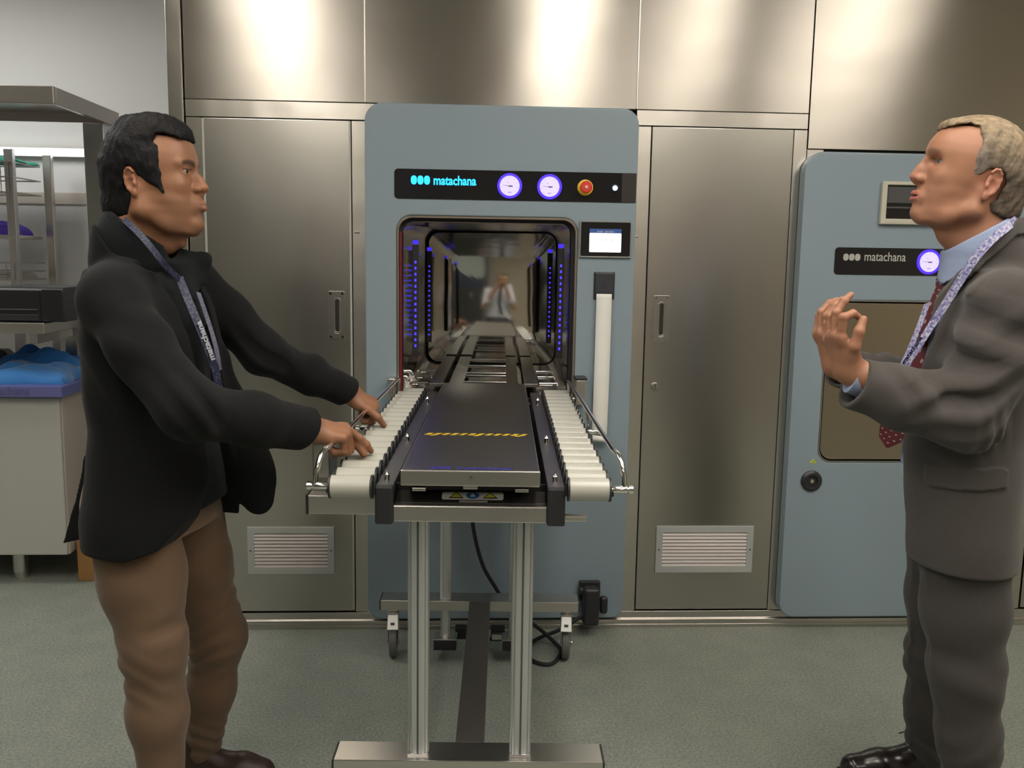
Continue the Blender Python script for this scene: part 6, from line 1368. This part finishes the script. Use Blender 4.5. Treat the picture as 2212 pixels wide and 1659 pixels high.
for z, w in zip(zs_t, ws_t):
    ext = 0.014+0.030*max(0, (1.06-z)/0.15)
    x = float(np.interp(z, [0.94, 0.967, 1.021, 1.074, 1.127, 1.18, 1.233, 1.285, 1.316, 1.352], [0.178, 0.170, 0.166, 0.149, 0.134, 0.117, 0.105, 0.095, 0.090, 0.084]))
    rows.append((t2w(x-0.012, 0.004, z), nrm(yv*0.8-MT2[:3, 0]*0.6)*w, MT2[:3, 0]*0.8+yv*0.6+V3(0, 0, 0.2)))
tie = flat_strip('tie', rows, TIE, p2); tie['label'] = 'burgundy tie with pale dots'
LAN2 = lan_mat('lilac_printed_ribbon', (0.26, 0.26, 0.46), (0.44, 0.43, 0.54), (0.13, 0.13, 0.30), 3.3)
lr = ribbon('lanyard', [at(2196, 474, YC-0.060), at(2176, 490, YC-0.088), at(2140, 520, YC-0.098), at(2108, 556, YC-0.100), at(2080, 596, YC-0.095), at(2050, 645, YC-0.085), at(2018, 695, YC-0.072), at(1980, 755, YC-0.058), at(1944, 812, YC-0.045)],
    [V3(.3, -1, .5), V3(.1, -1, .5), V3(-.2, -1, .4), V3(-.6, -1, .2), V3(-1, -.5, .1), V3(-1, -.4, 0)], 0.0175, LAN2, p2, th=0.0016)
lr['label'] = 'lilac printed lanyard ribbon'
lr2 = ribbon('lanyard_front', [at(2004, 655, YC+0.020), at(1988, 700, YC+0.000), at(1966, 755, YC-0.020), at(1941, 808, YC-0.040)], [V3(-1, -.3, 0), V3(-1, -.3, 0)], 0.017, LAN2, lr, th=0.0016); lr2.matrix_parent_inverse = Matrix.Identity(4)
a_, b_ = V3(*at(1941, 806, YC-0.0500)), V3(*at(2012, 702, YC-0.0780))
lan_text(lr, '••• matachana', 0.0165, a_, b_-a_, V3(-0.5, -0.3, 0.5), mat('navy_ribbon_print', (0.03, 0.03, 0.12), 0.6), 1.0)
sc_ = build('shirt_cuff', MB().tube([V3(*at(1866, 822, -1.305)), V3(*at(1839, 812, -1.302))], 0.0385, 24), SHIRT2, p2, smooth=True); sc_.matrix_parent_inverse = Matrix.Translation(-Vector(p2.location))
# ================================================================== THE PHOTOGRAPHER (behind the camera, mirrored in the chamber's far door)
p3 = thing('person', (0.0, -3.47, 0.0), 'person in pale shirt and dark tie holding up a phone, mirrored in the chamber', 'person')
M3 = ypr((0.0, -3.455, 1.450), 90, -8, s=1.0)
F3 = dict(F1); b3 = Body(); head(b3, M3, F3)
b3.u(cap(V3(0, -3.47, 1.41), V3(0, -3.49, 1.28), 0.055, 0.065), 0.02)
b3.u(chain([V3(0, -3.50, 1.22), V3(0, -3.50, 1.05), V3(0, -3.50, 0.85)], [0.10, 0.10, 0.11], 0.05), 0.04)
sh3 = {s: (V3(s*0.175, -3.500, 1.270), V3(s*0.235, -3.400, 1.075), V3(s*0.098, -3.300, 1.290)) for s in (-1, 1)}
for s in (-1, 1):
    a, e_, w_ = sh3[s]; b3.u(chain([a, e_, w_], [0.048, 0.042, 0.028], 0.02), 0.02)
    hand(b3, w_, nrm(V3(-s*0.25, 0.35, 0.90)), nrm(V3(s*0.95, -0.10, 0.25)), -s if False else (1 if s > 0 else -1), [(30, 45, 30), (34, 50, 30), (38, 54, 34), (44, 60, 36)], thumb=[w_+V3(-s*0.020, -0.006, 0.045), w_+V3(-s*0.035, -0.012, 0.065), w_+V3(-s*0.048, -0.008, 0.078)], sc=0.92)
    b3.u(chain([V3(s*0.095, -3.50, 0.84), V3(s*0.10, -3.49, 0.47), V3(s*0.11, -3.51, 0.09)], [0.080, 0.055, 0.038], 0.03), 0.03)
sdf_obj('body', b3, (-0.34, -3.72, 0.0), (0.34, -3.20, 1.66), 0.0045, SKIN, p3, color=skin_color(M3, F3, V3(0.36, 0.19, 0.115), (0.33, 0.13, 0.10), (0.04, 0.03, 0.02)), keep_largest=True)
eyeballs(M3, F3, p3, V3(0.03, 0.02, 0.01))
h3 = Body(); h3.u(inM(M3, ell((0.0, 0, 0.050), (0.100, 0.083, 0.092)))); o3 = poly2([(0.112, 0.13), (0.112, 0.088), (0.05, 0.09), (0.045, 0.0), (0.0, 0.02), (-0.03, -0.04), (-0.05, -0.09), (-0.2, -0.09), (-0.2, 0.2), (0.1, 0.2)]); h3.i(inM(M3, lambda P: o3(P[:, 0], P[:, 2])), 0.004)
sdf_obj('hair', h3, (-0.2, -3.65, 1.3), (0.2, -3.25, 1.65), 0.004, mat('dark_brown_hair', (0.03, 0.02, 0.015), 0.6), p3)
M3T = ypr((0.0, -3.50, 0.0), 90)
s3 = Body(); s3.u(inM(M3T, loft([(0.86, 0.115, -0.115, 0.175, 0), (1.05, 0.118, -0.115, 0.165, 0), (1.22, 0.105, -0.115, 0.175, 0), (1.32, 0.055, -0.075, 0.10, 0)], 2.3)))
for s in (-1, 1):
    a, e_, w_ = sh3[s]; m_ = lerp(e_, w_, 0.30); s3.u(sleeve([a, e_, m_], [0.066, 0.058, 0.054], 0.03, lerp(a, e_, 0.88), nrm(e_-a)), 0.02)
s3.u(lambda P: np.maximum(cap(V3(0, -3.465, 1.37), V3(0, -3.49, 1.30), 0.064, 0.075)(P), P[:, 2]-1.352), 0.01); s3.s(cap(V3(0, -3.455, 1.45), V3(0, -3.475, 1.33), 0.056), 0.004)
sdf_obj('shirt', s3, (-0.34, -3.72, 0.84), (0.34, -3.25, 1.40), 0.005, mat('pale_shirt_cotton', (0.50, 0.52, 0.56), 0.8), p3)
t3 = Body(); t3.u(inM(M3T, loft([(0.78, 0.115, -0.12, 0.165, 0), (0.95, 0.108, -0.11, 0.160, 0)], 2.3)))
for s in (-1, 1): t3.u(chain([V3(s*0.092, -3.50, 0.82), V3(s*0.10, -3.49, 0.47), V3(s*0.11, -3.51, 0.07)], [0.094, 0.072, 0.058], 0.03), 0.02)
sdf_obj('trousers', t3, (-0.34, -3.72, 0.0), (0.34, -3.25, 0.97), 0.006, mat('charcoal_trousers', (0.03, 0.03, 0.035), 0.85), p3)
flat_strip('tie', [(V3(0, y, z), V3(w, 0, 0), V3(0, 1, 0.1)) for y, z, w in [(-3.402, 1.325, 0.016), (-3.396, 1.29, 0.014), (-3.388, 1.22, 0.026), (-3.378, 1.10, 0.034), (-3.374, 0.98, 0.040), (-3.376, 0.93, 0.030), (-3.377, 0.90, 0.003)]], mat('dark_tie_silk', (0.03, 0.03, 0.05), 0.5), p3)
for s in (-1, 1): shoe('shoe', (s*0.11, -3.58, 0), 90, 0.28, 0.1, BKSHOE, p3, laces=False, h=0.005)
ph = thing('mobile_phone', (0.0, -3.25, 1.37), 'dark mobile phone held up by the photographer, mirrored in the open chamber', 'phone')
build('phone_body', MB().box(-0.074, 0.074, -0.010, -0.002, -0.036, 0.036), BLACKPL, ph, 0.003, seg=3)
build('phone_screen', MB().box(-0.066, 0.066, -0.0108, -0.010, -0.033, 0.033), mat('phone_screen_glass', (0.02, 0.02, 0.03), 0.1), ph)
